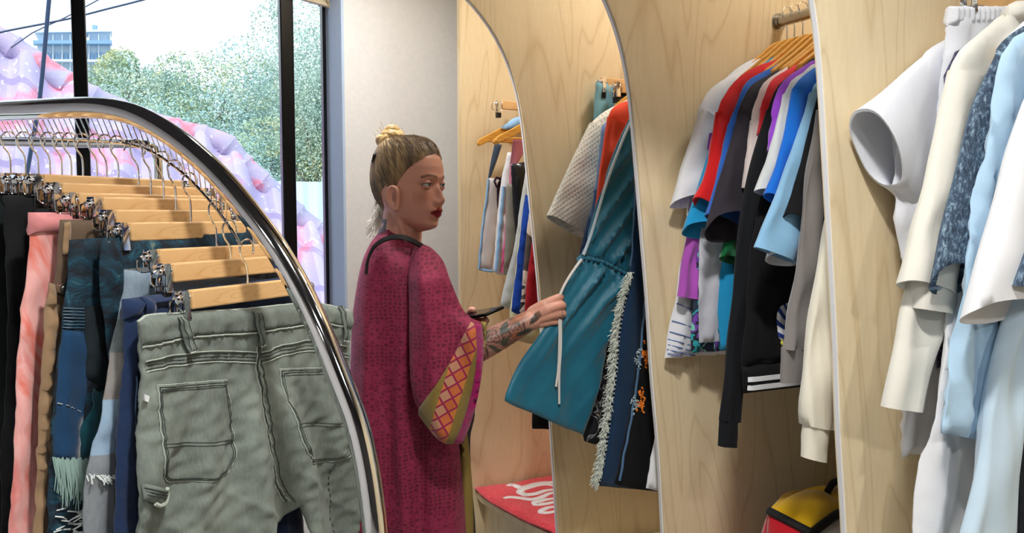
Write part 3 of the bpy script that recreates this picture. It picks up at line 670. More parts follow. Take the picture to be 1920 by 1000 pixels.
cl.seam([pl.px(1676, 350), pl.px(1700, 348), pl.px(1740, 342), pl.px(1790, 335)], 'seam', COOL, o, r=.0022)
o, wb = drape('sweatpants', 'cool white pants with a gathered elastic waistband, hung by clips', 'trousers', .862, [(1781, 14), (1830, 13), (1900, 12), (1990, 10), (2040, 300), (2000, 560), (1790, 560), (1762, 300), (1768, 150), (1774, 78)], COOL, th=.02, seed=32, amp=.004, lam=.05, group=GC)
pl = sec(.862); mb = MB()
wbb = Cloth(pl, [pl.px(1780, 12), pl.px(1900, 11), pl.px(1995, 9), pl.px(1995, 42), pl.px(1900, 46), pl.px(1776, 48)], thick=.022, edge=.008, step=.0033, corner=50, fold=lambda h, z: .0024*np.sin(h*2*math.pi/.013+8*z)*(.7+.3*np.sin(h*60))); wbb.build('waistband', COOL, o)
NAVYAW = None
t = NT('acid_wash_denim'); uv = t.coord(); n1 = t.noise(uv, 80, 6, .5, .75); n2 = t.noise(uv, 9, 2)
t.base(t.ramp(t.math('ADD', t.math('MULTIPLY', n1, .85), t.math('MULTIPLY', n2, .15)), [(.36, srgb(30, 40, 56)), (.5, srgb(62, 82, 104)), (.58, srgb(120, 144, 162)), (.68, srgb(176, 192, 200))])); t.set(Roughness=.85); t.bump(n1, .3, .001); ACID = t.m
t = NT('dark_acid_wash'); uv = t.coord(); n1 = t.noise(uv, 50, 5, 2.2, .65); t.base(t.ramp(n1, [(.4, srgb(34, 34, 62)), (.7, srgb(96, 100, 130))])); t.set(Roughness=.85); NAVYAW = t.m
top('acid_wash_shirt', 'dark navy mottled shirt, only a thin edge left of the ivory top', 'shirt', .846, NAVYAW, body=[(1900, 30), (1850, 70), (1810, 88), (1793, 97), (1778, 125), (1768, 180), (1757, 250), (1748, 310), (1750, 450), (1772, 560), (1750, 690)], group=GC, seed=33, collar=False, th=.01)
top('three_quarter_sleeve_shirt', 'ivory shirt whose longer sleeve hangs below the ivory top sleeve', 'shirt', .836, IVORY, None, [((1830, 120), (1880, 140)), ((1760, 330), (1830, 350)), ((1702, 540), (1790, 560)), ((1683, 640), (1752, 655)), ((1671, 700), (1737, 710)), ((1660, 764), (1722, 771))], hem=1.2, half=.2, group=GC, seed=34, sd=(.015, .018), amp=.003)
o, cl = top('t_shirt', 'ivory short sleeved top with a rolled double cuff and a high neck', 'top', .822, IVORY, [(1896, 6), (1890, 28), (1862, 44), (1822, 74), (1800, 95), (1789, 115), (1781, 138)], [((1783, 130), (1850, 160)), ((1764, 220), (1835, 240)), ((1746, 300), (1818, 320)), ((1716, 425), (1800, 445)), ((1693, 528), (1782, 562))],
    cuff=[((1716, 520), (1788, 545)), ((1714, 578), (1778, 588))], hem=1.2, half=.2, group=GC, seed=35, sd=(.016, .026), tilt=.008, collar=False)
o['label'] = 'ivory short sleeved top with a high neck and a second sleeve layer'
pl = sec(.822); nb = Cloth(pl, [pl.px(1893, 8), pl.px(1905, 2), pl.px(1980, 0), pl.px(1984, 38), pl.px(1888, 42)], thick=.05, edge=.02, step=.012); nb.build('neckband', IVORY, o)
o, wd = drape('long_dress', 'long white dress with faint crinkled marks near its hem', 'dress', .806, [(1920, 40), (1880, 90), (1850, 250), (1810, 450), (1778, 590), (1762, 690), (1738, 820), (1722, 920), (1710, 1060), (2000, 1100), (2060, 700), (2060, 300), (2030, 40)], SNOW, th=.014, seed=36, amp=.006, lam=.1, group=GC)
o, aw = top('acid_wash_t_shirt', 'blue grey acid wash t-shirt with a dark sleeve opening', 't-shirt', .788, ACID, [(1950, 38), (1925, 46), (1900, 60), (1878, 80), (1864, 106), (1848, 150)], [((1850, 138), (1905, 150)), ((1822, 204), (1880, 220)), ((1797, 310), (1856, 322)), ((1771, 410), (1840, 422)), ((1749, 522), (1826, 527))], hem=1.2, half=.19, group=GC, seed=37, sd=(.010, .014), tilt=.026, amp=.001)
PBL = fw('pale_blue_jersey', (176, 208, 232), var=.04)
drape('shirt_dress', 'light blue dress with vertical folds, its hem above the long white one', 'dress', .770, [(1975, 45), (1930, 56), (1895, 78), (1876, 118), (1864, 180), (1846, 280), (1826, 380), (1806, 500), (1794, 620), (1778, 720), (1762, 812), (1800, 818), (1845, 828), (2080, 860), (2080, 200), (2040, 50)], PBL, th=.014, seed=38, amp=.009, lam=.075, group=GC)
NVY = fw('midnight_jersey', (16, 26, 40), var=.1)
drape('dark_skirt', 'midnight navy garment hanging at the right edge behind the pale blue sleeve', 'dress', .755, [(1960, 200), (1925, 350), (1900, 540), (1893, 700), (1890, 1060), (2150, 1100), (2120, 200)], NVY, seed=39, group=GC)
ICE = fw('ice_blue_jersey', (192, 214, 230), var=.04)
top('long_sleeve_shirt', 'ice blue shirt with one long sleeve hanging to the bottom of the picture', 'shirt', .742, ICE, None, [((1980, 150), (2040, 180)), ((1935, 400), (1990, 410)), ((1892, 570), (1945, 580)), ((1872, 640), (1918, 650)), ((1858, 720), (1906, 730)), ((1838, 850), (1902, 860)), ((1806, 1000), (1896, 1010)), ((1775, 1130), (1885, 1140))], hem=1.1, half=.19, group=GC, seed=40, sd=(.014, .02), amp=.004, right=False)
o, cl = top('t_shirt', 'bright white t-shirt with a big sleeve and grey lining, nearest of the pale tops', 't-shirt', .722, SNOW, None, [((1990, 90), (2060, 140)), ((1935, 170), (2010, 200)), ((1902, 262), (1985, 285)), ((1866, 400), (1960, 415)), ((1838, 490), (1945, 500)), ((1816, 588), (1930, 582))], hem=1.2, half=.18, group=GC, seed=41, sd=(.016, .03), tilt=.022, amp=.0015, right=False)
top('acid_wash_t_shirt', 'blue grey acid wash t-shirt, just a sleeve corner at the right edge of the view', 't-shirt', .69, ACID, None, [((2020, 200), (2080, 220)), ((1950, 400), (2040, 410)), ((1903, 536), (1990, 548))], hem=1.25, half=.17, group=GC, seed=42, right=False)
hang_clip(W(1.426, .862, 1.79), TH, 'clip hanger holding the cool white pants at the top right', None, half=.147, hookh=.09)
for D in (.888, .846, .822, .788, .742, .722): hang_shirt(D, 'wooden shirt hanger on the rail of the nearest bay, above the pale tops', 'hangers in the nearest bay', z=1.836)
# ------------------------------------------------------------------ teal dress bay
GA = 'clothes on the rail of the middle bay'
rail('brushed steel rail hidden above the teal dress', 1.955, 1.466)
TEALP = fw('dusty_teal_twill', (124, 176, 188), kind='twill')
drape('trousers', 'dusty teal trousers clipped by the waist, at the back of the middle bay', 'trousers', 1.925, [(1117, 153), (1172, 158), (1235, 160), (1240, 400), (1170, 620), (1118, 430), (1113, 240)], TEALP, seed=51, group=GA, amp=.003)
hang_clip(W(1.426, 1.925, 1.80), TH, 'clip hanger holding the dusty teal trousers', None, half=.168, hookh=.08)
drape('shorts', 'black and orange printed garment on a clip, mostly hidden behind the waffle knit top', 'shorts', 1.895, [(1158, 172), (1182, 176), (1240, 178), (1240, 420), (1160, 420), (1152, 300)], BLK, seed=52, group=GA, amp=.003)
hang_clip(W(1.426, 1.895, 1.785), TH+.02, 'clip hanger holding the black and orange garment', None, half=.143, hookh=.07)
t = NT('waffle_knit'); uv = t.coord(); x, y, _ = t.sep(uv); xr = t.math('ADD', t.math('MULTIPLY', x, .9), t.math('MULTIPLY', y, .42)); yr = t.math('SUBTRACT', t.math('MULTIPLY', y, .9), t.math('MULTIPLY', x, .42))
wx = t.math('ABSOLUTE', t.math('SINE', t.math('MULTIPLY', xr, 250.0))); wy = t.math('ABSOLUTE', t.math('SINE', t.math('MULTIPLY', yr, 250.0)))
wh = t.math('MAXIMUM', t.math('SUBTRACT', 1.0, wx), t.math('SUBTRACT', 1.0, wy)); t.base(t.mix(srgb(226, 221, 203), srgb(246, 244, 234), wh)); t.set(Roughness=.9); t.bump(wh, .6, .002); WAF = t.m
top('knit_top', 'cream waffle knit top with a wide elbow sleeve', 'top', 1.868, WAF, [(1210, 170), (1183, 184), (1150, 200), (1128, 213), (1106, 234)], [((1106, 230), (1160, 250)), ((1080, 284), (1142, 310)), ((1053, 342), (1122, 370)), ((1026, 404), (1100, 446))], hem=1.2, half=.2, group=GA, seed=53, sd=(.016, .02), amp=.0015, tilt=.006)
t = NT('blue_fade_denim'); uv = t.coord(); y = t.sep(uv)[1]; f = t.math('ADD', t.math('MULTIPLY', t.math('SUBTRACT', y, 1.35), 4.0), t.noise(uv, 30, 3)); t.base(t.ramp(f, [(.4, srgb(28, 48, 84)), (.9, srgb(70, 110, 160)), (1.4, srgb(130, 170, 220))])); t.set(Roughness=.85); t.bump(t.noise(uv, 400, 2), .4, .001); FADE = t.m
drape('denim_shirt', 'denim garment fading from light to navy blue, right of the waffle knit', 'shirt', 1.80, [(1215, 180), (1150, 215), (1128, 238), (1120, 320), (1108, 392), (1096, 440), (1084, 490), (1075, 560), (1180, 700), (1260, 600), (1260, 200)], FADE, seed=54, group=GA, amp=.003)
OR = fw('orange_red_jersey', (238, 74, 40), var=.05)
top('t_shirt', 'orange red top, between the denim and the teal dress', 'top', 1.752, OR, [(1230, 165), (1184, 186), (1162, 194), (1146, 206), (1138, 226)], [((1139, 220), (1185, 240)), ((1128, 300), (1172, 310)), ((1119, 370), (1160, 380)), ((1113, 410), (1150, 430))], hem=1.3, half=.17, group=GA, seed=55)
LEAF = NT('leaf_print'); t = LEAF; uv = t.coord(); v = t.n('TexVoronoi'); v.inputs['Scale'].default_value = 26; t.l(uv, v.inputs['Vector']); t.base(t.ramp(t.noise(uv, 18, 2, 2.5), [(0, srgb(18, 20, 26)), (.52, srgb(150, 152, 156)), (.6, srgb(20, 22, 28)), (.66, srgb(196, 176, 150)), (.7, srgb(18, 20, 26))], 'CONSTANT')); t.set(Roughness=.8)
drape('printed_dress', 'black dress with grey leaf print showing under the teal dress hem', 'dress', 1.70, [(1200, 300), (1160, 500), (1125, 640), (1108, 700), (1090, 780), (1097, 828), (1112, 832), (1160, 826), (1240, 800), (1250, 400)], LEAF.m, seed=56, group=GA)
# the teal dress, pulled out by the hand
TEAL = NT('teal_poplin'); t = TEAL; uv = t.coord(); t.base(t.ramp(t.noise(uv, 8, 3), [(.3, srgb(12, 92, 116)), (.7, srgb(20, 108, 132))])); t.set(Roughness=.5, Sheen_Weight=.3, Specular_IOR_Level=.4); t.bump(t.noise(uv, 500, 2), .15, .0008)
dp = sec(1.655); q = dp.P(1.2, 0)
DR = thing('dress', 'teal dress with a gathered waist, its skirt pulled out by the woman', 'dress', (q[0], q[1], 0))
gx = [dp.px(*p) for p in ((1088, 482), (1130, 492), (1176, 516))]
wv = np.array(gx)
def gz(h): return np.interp(h, wv[:, 0], wv[:, 1])
def ridge(x, p=1.6): return (1-np.abs(np.sin(x)))**p
def skirtfold(h, z):
    g_ = gz(h); dz = np.abs(z-g_); up = z > g_; q = z-g_
    g = np.exp(-dz/.035)*.008*np.sin(h*2*math.pi/.0155+2*np.sin(h*31))
    cu = h-.62*q; cd = h+.78*(-q)
    fu = .020*ridge(cu*math.pi/.046+.6)*np.clip(q/.03, 0, 1)*np.clip(1.1-q/.42, .15, 1)-.006
    near = np.clip(1.15-(-q)/.26, .12, 1)*np.clip(-q/.025, 0, 1)
    fd = (.022*ridge(cd*math.pi/.075+2.0)+.008*ridge(cd*math.pi/.031+.3, 1.2))*near+.006*np.sin((h+.15*z)*2*math.pi/.13)*np.clip(-q/.3, 0, 1)-.006
    return g+np.where(up, fu, fd)
def pull(h, z): return np.clip((1.24-h)/.4, 0, 1)**1.3*.012*np.clip((gz(h)-z)/.05, 0, 1)
bod = Cloth(dp, [dp.px(*p) for p in ((1240, 130), (1206, 170), (1186, 212), (1168, 250), (1150, 295), (1132, 345), (1118, 392), (1103, 440), (1088, 480), (1130, 491), (1177, 514), (1215, 520), (1240, 400))], thick=.012, edge=.01, fold=skirtfold, step=.008); bod.build('bodice', TEAL.m, DR)
skp = [dp.px(*p) for p in ((1088, 480), (1130, 491), (1177, 514), (1166, 545), (1150, 610), (1132, 690), (1112, 760), (1095, 816), (1050, 799), (1000, 776), (960, 760), (942, 750), (944, 738), (965, 696), (990, 655), (1020, 612), (1044, 584), (1050, 550), (1066, 514))]
sk = Cloth(dp, skp, thick=.012, edge=.01, fold=lambda h, z: skirtfold(h, z)+pull(h, z), step=.008, corner=40); sk.build('skirt', TEAL.m, DR)
wc = Cloth(dp, [(gx[0][0], gx[0][1]+.006)]+[(p[0], p[1]+.006) for p in gx[1:]]+[(p[0], p[1]-.006) for p in gx[::-1]], thick=.016, edge=.006, fold=lambda h, z: .005*np.sin(h*2*math.pi/.0135), step=.004); wc.build('gathered_waist', TEAL.m, DR)
CORDM = simple('white_cord', (214, 210, 204), .7)
LT = fw('light_trim', (190, 206, 214))
mb = MB(); mb.tube(spline([dp.P(*dp.px(*p), .010) for p in ((1190, 206), (1168, 252), (1150, 297), (1132, 347), (1118, 394), (1104, 440), (1090, 478))], .01), .0038, 8); mb.build('piping', LT, DR)
mb = MB(); mb.tube(spline([dp.P(*dp.px(*p), .016) for p in ((1084, 486), (1066, 511), (1052, 534), (1044, 552))], .01), .0035, 8); mb.build('drawstring', CORDM, DR)
def cordp(pp): 
    Q = [dp.px(*p) for p in pp]; f = sk.front(Q); return [dp.P(q[0], q[1], .022) for i, q in enumerate(Q)]
for k, pp in enumerate((((1040, 596), (1040, 640), (1038, 690), (1034, 722)), ((1043, 598), (1043, 650), (1040, 700), (1040, 754)))):
    mb = MB(); mb.tube(spline(cordp(pp), .01), .0028, 8); mb.build('drawstring', CORDM, DR)
NAV = fw('navy_denim', (10, 44, 74), kind='denim', var=.08)
o, nv = drape('fringed_skirt', 'navy denim garment edged with a long white frayed fringe', 'dress', 1.59, [(1240, 150), (1200, 250), (1187, 400), (1182, 500), (1172, 560), (1155, 660), (1146, 760), (1130, 850), (1112, 911), (1160, 915), (1260, 925), (1270, 500)], NAV, seed=57, group=GA, amp=.002)
FR = NT('frayed_cotton'); t = FR; uv = t.coord('Object'); t.base(t.ramp(t.noise(uv, 160, 3), [(.3, srgb(176, 186, 176)), (.7, srgb(226, 230, 220))])); t.set(Roughness=.95)
np_ = sec(1.59); ed = np.array(spline([np_.px(*p) for p in ((1172, 512), (1158, 560), (1148, 610), (1143, 660), (1140, 700), (1132, 760), (1124, 820), (1114, 880), (1108, 905))], .0035))
mb = MB(); rr = random.Random(5)
for p in ed:
    for k in range(10):
        L = rr.uniform(.009, .019); a = math.radians(rr.uniform(195, 262)); y0 = rr.uniform(.004, .02); q0 = np.array(p)+np.array((rr.uniform(.002, .012), rr.uniform(-.003, .003)))
        q1 = q0+L*.5*np.array((math.cos(a), math.sin(a))); q2 = q1+L*.5*np.array((math.cos(a+rr.uniform(-.8, .8)), math.sin(a+rr.uniform(-.5, .8))))
        mb.tube([np_.P(q0[0], q0[1], .008), np_.P(q1[0], q1[1], y0), np_.P(q2[0], q2[1], y0+rr.uniform(-.006, .006))], [.0016, .0013, .0006], 4, caps=False)
f = mb.build('fringe', FR.m, o); f['kind'] = 'stuff'
for i, p in enumerate(ed[::3]):
    pass
mb = MB()
for p in ed[::3]: mb.box(np_.P(p[0]+.017, p[1], .0075), BX, AX, ZX, .004, .001, .0016)
b_ = mb.build('stitching', simple('pale_thread', (190, 196, 190), .8), o); b_['kind'] = 'stuff'
nv.seam([np_.px(*p) for p in ((1192, 330), (1186, 420), (1182, 500))], 'piping', simple('steel_blue_trim', (70, 104, 140), .8), o, r=.0025)
o, bk = drape('black_trousers', 'black garment with two orange and white embroidered flowers', 'trousers', 1.53, [(1245, 180), (1215, 330), (1208, 520), (1203, 600), (1192, 700), (1176, 800), (1152, 908), (1180, 915), (1215, 919), (1290, 925), (1290, 300)], BLK, seed=58, group=GA, amp=.004)
bp_ = sec(1.53); bk.seam([bp_.px(*p) for p in ((1212, 520), (1205, 600), (1194, 700), (1178, 800), (1158, 900))], 'piping', simple('steel_blue_trim', (70, 104, 140), .8), o, r=.003)
OG = simple('orange_thread', (232, 128, 34), .8); WT = simple('grey_thread', (150, 168, 172), .8); rr = random.Random(3)
for cx, cy in ((1204, 668), (1194, 752)):
    mb = MB(); m2 = MB()
    for k in range(26):
        p = bp_.px(cx+rr.gauss(4, 3), cy+rr.gauss(0, 11)); a = rr.uniform(0, 6.3); L = rr.uniform(.006, .014); z0 = float(bk.front([p])[0])
        mb.tube([bp_.P(p[0], p[1], z0), bp_.P(p[0]+L*math.cos(a)*.5, p[1]+L*math.sin(a), z0+.004)], .0022, 5)
        p = bp_.px(cx-8+rr.gauss(0, 2.5), cy+rr.gauss(4, 9)); z0 = float(bk.front([p])[0])
        m2.tube([bp_.P(p[0], p[1], z0), bp_.P(p[0]+L*math.cos(a)*.6, p[1]+L*math.sin(a)*.6, z0+.004)], .0018, 5)
    e = mb.build('embroidered_flower', OG, o); e['kind'] = 'stuff'; e = m2.build('embroidered_leaf', WT, o); e['kind'] = 'stuff'
drape('white_skirt', 'white garment, only a hem corner beside the middle divider edge', 'skirt', 1.49, [(1235, 800), (1222, 860), (1212, 916), (1245, 923), (1300, 926), (1300, 790), (1260, 760)], SNOW, seed=59, group=GA)
for D in (1.868, 1.80, 1.752, 1.655, 1.59): hang_shirt(D, 'amber wooden hanger hidden behind the middle divider above the teal dress', 'hangers in the middle bay')
# ------------------------------------------------------------------ farthest bay
GS = 'clothes on the rail of the farthest bay'
rail('brushed steel rail hidden behind the farthest divider', 2.468, 1.978)
hang_clip(W(1.29, 2.43, 1.795), TH, 'clip hanger with its chrome clip showing in the farthest bay', None, half=.115, hookh=.08)
NSL = fw('slate_cotton', (58, 74, 96)); PW = fw('warm_grey_canvas', (206, 200, 200), var=.03); PK = fw('pink_cotton', (232, 150, 186)); PKD = fw('hot_pink_cotton', (226, 96, 150))
SKY = fw('sky_cotton', (142, 184, 226)); MAR = fw('maroon_satin', (52, 26, 40)); TAU = fw('taupe_cotton', (140, 136, 126)); LG = fw('light_grey_linen', (200, 206, 208)); LEM_ = fw('pale_yellow_lace', (222, 222, 180)); ROY = fw('royal_blue_satin', (16, 70, 176)); CRI = fw('crimson_jersey', (166, 14, 32))
t = NT('black_vinyl'); t.set(Base_Color=srgb(20, 24, 30), Roughness=.2); t.bump(t.noise(t.coord(), 22, 3), .8, .01); VIN = t.m
o, c_ = drape('apron', 'warm grey canvas apron with a slate neck strap and pale blue edge', 'apron', 2.40, [(915, 334), (924, 334), (938, 338), (934, 420), (924, 509), (912, 508), (897, 504), (904, 430)], PW, seed=61, amp=.002, group=GS)
p0 = sec(2.40)
for pp in (((928, 268), (941, 272), (932, 300), (920, 333), (915, 334), (921, 300)),): Cloth(p0, [p0.px(*p) for p in pp], thick=.004, edge=.003, step=.01).build('strap', NSL, o)
c_.seam([p0.px(*p) for p in ((915, 336), (904, 430), (897, 504), (912, 508), (924, 509))], 'binding', SKY, o, r=.004)
o, c_ = drape('apron', 'white and sky blue striped apron beside the grey canvas one', 'apron', 2.34, [(952, 286), (960, 286), (962, 340), (956, 440), (948, 515), (936, 516), (924, 508), (932, 420), (940, 340)], SNOW, seed=62, amp=.002, group=GS)
p1 = sec(2.34); c_.seam([p1.px(*p) for p in ((943, 350), (936, 430), (928, 508))], 'sky_stripe', SKY, o, r=.006); c_.seam([p1.px(*p) for p in ((953, 350), (947, 430), (940, 512))], 'pink_stripe', PKD, o, r=.005)
o, c_ = drape('halter_top', 'dark maroon drawstring top tied above the striped apron', 'top', 2.37, [(944, 322), (952, 318), (946, 350), (940, 400), (934, 402), (932, 350)], MAR, seed=63, amp=.002, group=GS, part='panel')
mb = MB(); p1 = sec(2.36); mb.tube(spline([p1.P(*p1.px(*p)) for p in ((932, 352), (927, 340), (931, 333), (938, 336), (944, 328), (952, 320))], .005), .004, 6); mb.build('tie', MAR, o)
drape('pink_top', 'pink halter top hanging below the wooden hangers', 'top', 2.31, [(962, 262), (985, 262), (985, 280), (972, 305), (962, 330), (966, 360), (955, 360), (956, 320)], PK, seed=64, amp=.001, group=GS)
drape('taupe_top', 'taupe top with a pink waistband, behind the shiny black one', 'top', 2.28, [(950, 345), (975, 345), (970, 460), (950, 516), (944, 516), (948, 440)], TAU, seed=65, amp=.002, group=GS)
drape('vinyl_skirt', 'shiny black skirt in the farthest bay', 'skirt', 2.25, [(958, 308), (985, 304), (995, 330), (985, 440), (968, 455), (962, 380)], VIN, seed=66, amp=.004, group=GS)
drape('linen_shirt', 'long light grey linen shirt in the farthest bay', 'shirt', 2.20, [(986, 320), (976, 380), (966, 450), (950, 520), (938, 574), (952, 580), (975, 583), (1000, 500), (1000, 330)], LG, seed=67, amp=.003, group=GS)
drape('lace_dress', 'pale yellow dress with a lacy hem, seen below the forearm', 'dress', 2.16, [(990, 360), (975, 440), (966, 520), (956, 590), (958, 636), (1000, 646), (1060, 650), (1060, 400)], LEM_, seed=68, amp=.004, group=GS)
drape('blue_shirt', 'royal blue satin shirt next to the camouflage one', 'shirt', 2.12, [(985, 365), (978, 420), (970, 490), (960, 584), (975, 591), (1020, 590), (1020, 380)], ROY, seed=69, amp=.004, group=GS)
t = NT('camo_print'); uv = t.coord(); t.base(t.ramp(t.noise(uv, 9, 1, 1.2), [(0, srgb(44, 42, 42)), (.5, srgb(220, 210, 196)), (.62, srgb(90, 84, 80))], 'CONSTANT')); t.set(Roughness=.85)
drape('camouflage_shirt', 'cream and dark grey camouflage shirt in the farthest bay', 'shirt', 2.08, [(992, 400), (986, 450), (980, 520), (974, 585), (985, 592), (1030, 590), (1030, 420)], t.m, seed=70, amp=.003, group=GS)
drape('red_shirt', 'crimson shirt right beside the edge of the farthest divider', 'shirt', 2.04, [(1000, 440), (994, 480), (988, 530), (982, 590), (1000, 594), (1040, 590), (1040, 450)], CRI, seed=71, amp=.003, group=GS)
drape('dark_coat', 'black and grey coat whose hem corner shows low by the farthest divider', 'coat', 2.0, [(1040, 600), (1010, 700), (998, 780), (998, 804), (1040, 806), (1070, 806), (1070, 600)], BLK, seed=72, group=GS)
for D, b in ((2.40, 1.3), (2.34, 1.33), (2.28, 1.31)):
    hang_shirt(D, 'bare armed wooden hanger holding the farthest bay tops', 'hangers in the farthest bay', b=b, z=1.822, wide=.22)

drape('folded_scarf', 'white and sky blue cloth draped on top of the farthest wooden hangers', 'cloth', 2.40, [(938, 240), (950, 232), (962, 222), (972, 219), (990, 218), (1000, 240), (960, 244)], SKY, seed=73, amp=.001, group=GS, th=.02)
# ------------------------------------------------------------------ hangers and garments on the chrome rack
IRs = irA[np.argsort(irA[:, 0])]
ANG = math.radians(65)
def hang_pos(u, v):
    r = ray(u, v); o = RO+HD*.03; n = HD; t_ = ((o-CAM) @ n)/(r @ n); P = CAM+t_*r; s_ = (P-RO) @ RD
    return P, s_
def rack_hanger(i, u, v, half, label, group=None):
    P, s_ = hang_pos(u, v); rz = float(np.interp(s_, IRs[:, 0], IRs[:, 1])); hh = rz-P[2]-.004
    o = clip_hanger(half, hookh=hh); o.location = tuple(P); o.rotation_euler = (0, 0, ANG); o['label'] = label
    if group: o['group'] = group
    return P, s_
HB = [(464, 532, .12, 'wooden clip hanger carrying the grey green cargo trousers, nearest on the rack'),
      (432, 486, .12, 'wooden clip hanger directly behind the nearest one, above the navy jeans'),
      (406, 462, .118, 'third wooden clip hanger back, its wire clip over the patched blue grey jeans'),
      (358, 416, .122, 'wooden clip hanger slanting slightly, over the patchwork denim'),
      (330, 394, .12, 'wooden clip hanger just behind the slanting one, its clip above the patchwork waist'),
      (307, 372, .12, 'wooden clip hanger holding the brown button trousers'),
      (283, 365, .138, 'wide wooden clip hanger holding the pink trousers'),
      (260, 348, .145, 'wide wooden clip hanger holding the black trousers next to the pink ones')]
HP_ = []
for i, (u, v, hf, lb) in enumerate(HB): HP_.append(rack_hanger(i, u, v, hf, lb))
for k, u in enumerate((222, 200, 182, 156, 134, 116, 94, 72, 48, 20)):
    HP_.append(rack_hanger(8+k, u, 333-k*.6, .14+.001*k, 'wooden clip hanger at the far left of the chrome rack, above the black garments', 'far wooden clip hangers'))
def gpl(i):
    P, s_ = HP_[i]; return Plane((P[0], P[1]), HD, -RD)
def gar(i, name, label, left, mat, bottom=.2, th=.014, amp=.006, lam=.09, seed=0, dz=0.0, right=None, cr=.002, off=0.0, group=None, part='cloth', step=.014, rz=None):
    pl = gpl(i); L = [pl.px(*p) for p in left]; zt = L[0][1]
    L = [p for p in L]; hb = L[-1][0]; hl = L[0][0]; Rw = right or .2
    L2 = L+[(hb-.005, bottom)]
    R2 = [(.17, bottom-.0), (Rw, (zt+bottom)/2), (Rw, zt-.02), (Rw-.01, zt+dz)]
    P = pl.P(0, 0); o = thing(name, label, 'trousers', (P[0], P[1], 0), group)
    cl = Cloth(pl, L2+R2, thick=th, edge=.014, fold=mkfold(seed+200, amp, lam, 0, ramp=lambda h, z: np.clip((zt-z)/.25, .12, 1), crumple=cr), off=off, step=step, corner=40)
    cl.build(part, mat, o); return o, cl, pl
BLK2 = fabric('black_twill', (20, 22, 25), var=.25, kind='twill'); BLK3 = fabric('dark_olive_twill', (26, 32, 34), var=.2)
gar(10, 'trousers', 'black trousers at the far left edge of the rack', [(-40, 360), (-42, 600), (-45, 1000)], BLK3, seed=1)
gar(8, 'trousers', 'black high waisted trousers left of the pink ones', [(7, 366), (8, 460), (9, 600), (4, 760), (1, 1000)], BLK2, seed=2, amp=.008)
gar(7, 'trousers', 'black waistband and leg just behind the pink trousers', [(66, 391), (68, 600), (60, 1000)], BLK2, seed=3)
t = NT('pink_tie_dye'); uv = t.coord(scale=(1, .55, 1)); n1 = t.noise(uv, 9, 4, 1.8)
t.base(t.ramp(n1, [(.25, srgb(150, 70, 66)), (.38, srgb(222, 128, 122)), (.5, srgb(236, 176, 172)), (.6, srgb(232, 120, 104)), (.68, srgb(236, 196, 194)), (.8, srgb(220, 110, 110))])); t.set(Roughness=.75, Sheen_Weight=.3); t.bump(t.noise(t.coord(), 500, 2), .2, .001); PINKT = t.m
o, cl, pl = gar(6, 'trousers', 'pink tie dye trousers with a wide waistband', [(57, 401), (56, 445), (53, 500), (42, 560), (32, 640), (24, 740), (18, 860), (14, 1000)], PINKT, seed=4, amp=.01, lam=.12, right=.17)
PB = fabric('dusty_rose', (206, 132, 134)); a, b_ = pl.px(56, 401), pl.px(55, 441); Cloth(pl, [(a[0]-.002, a[1]+.002), (b_[0]-.002, b_[1]), (.16, b_[1]), (.16, a[1]+.002)], thick=.03, edge=.012, step=.014).build('waistband', PB, o)
KH = fabric('khaki_twill', (150, 122, 92), kind='twill'); BR_ = fabric('brown_canvas', (96, 78, 62), kind='twill')
o, cl, pl = gar(5, 'trousers', 'brown and khaki trousers with a buttoned side fly', [(112, 412), (108, 470), (101, 530), (94, 600), (88, 700), (80, 800), (73, 1000)], BR_, seed=5, right=.17, amp=.004)
kf = Cloth(pl, [pl.px(*p) for p in ((87, 530), (98, 533), (100, 570), (99, 640), (94, 720), (84, 850), (74, 1000), (70, 1200), (58, 1200), (62, 1000), (66, 850), (74, 700), (81, 600))], thick=.02, edge=.01, off=.006, step=.012, fold=mkfold(77, .003, .05)); kf.build('khaki_panel', KH, o)
bt = Cloth(pl, [pl.px(*p) for p in ((116, 418), (128, 416), (126, 478), (113, 478))], thick=.004, edge=.003, step=.008, base=cl); bt.build('belt_loop', KH, o)
for pp in (((121, 490), (116, 560), (111, 640), (106, 720), (98, 820), (90, 1000)), ((128, 490), (124, 560), (119, 640), (114, 720), (108, 820), (100, 1000))): cl.seam([pl.px(*p) for p in pp], 'stitching', simple('dark_brown_thread', (44, 34, 28)), o, r=.0016, dashed=True)
p = pl.px(108, 541); f0 = float(cl.front([p])[0]); mb = MB(); mb.tube([pl.P(p[0], p[1], f0), pl.P(p[0], p[1], f0+.01)], .0085, 16); mb.tube([pl.P(p[0], p[1], f0+.01), pl.P(p[0], p[1], f0+.012)], .005, 12); mb.build('button', STEEL, o)
# patchwork denim
t = NT('patchwork_denim'); uv = t.coord(); n1 = t.noise(uv, 22, 5, 1.2, .7); n2 = t.noise(t.coord(scale=(1, 6, 1)), 14, 3)
t.base(t.ramp(t.math('ADD', t.math('MULTIPLY', n1, .8), t.math('MULTIPLY', n2, .2)), [(.42, srgb(10, 16, 26)), (.52, srgb(14, 46, 62)), (.6, srgb(20, 76, 96)), (.68, srgb(120, 130, 110)), (.74, srgb(12, 30, 46))])); t.set(Roughness=.85); t.bump(n1, .8, .003); PATD = t.m
NB = fabric('plain_navy_denim', (10, 56, 92), kind='denim', var=.08)
TV = fabric('teal_corduroy', (12, 66, 78), var=.3)
o, cl, pl = gar(4, 'trousers', 'dark teal patchwork denim trousers with a pale fringe at the knee', [(131, 450), (128, 500), (122, 560), (112, 640), (99, 740), (96, 860), (92, 1000)], PATD, seed=6, right=.17, amp=.005, dz=.012)
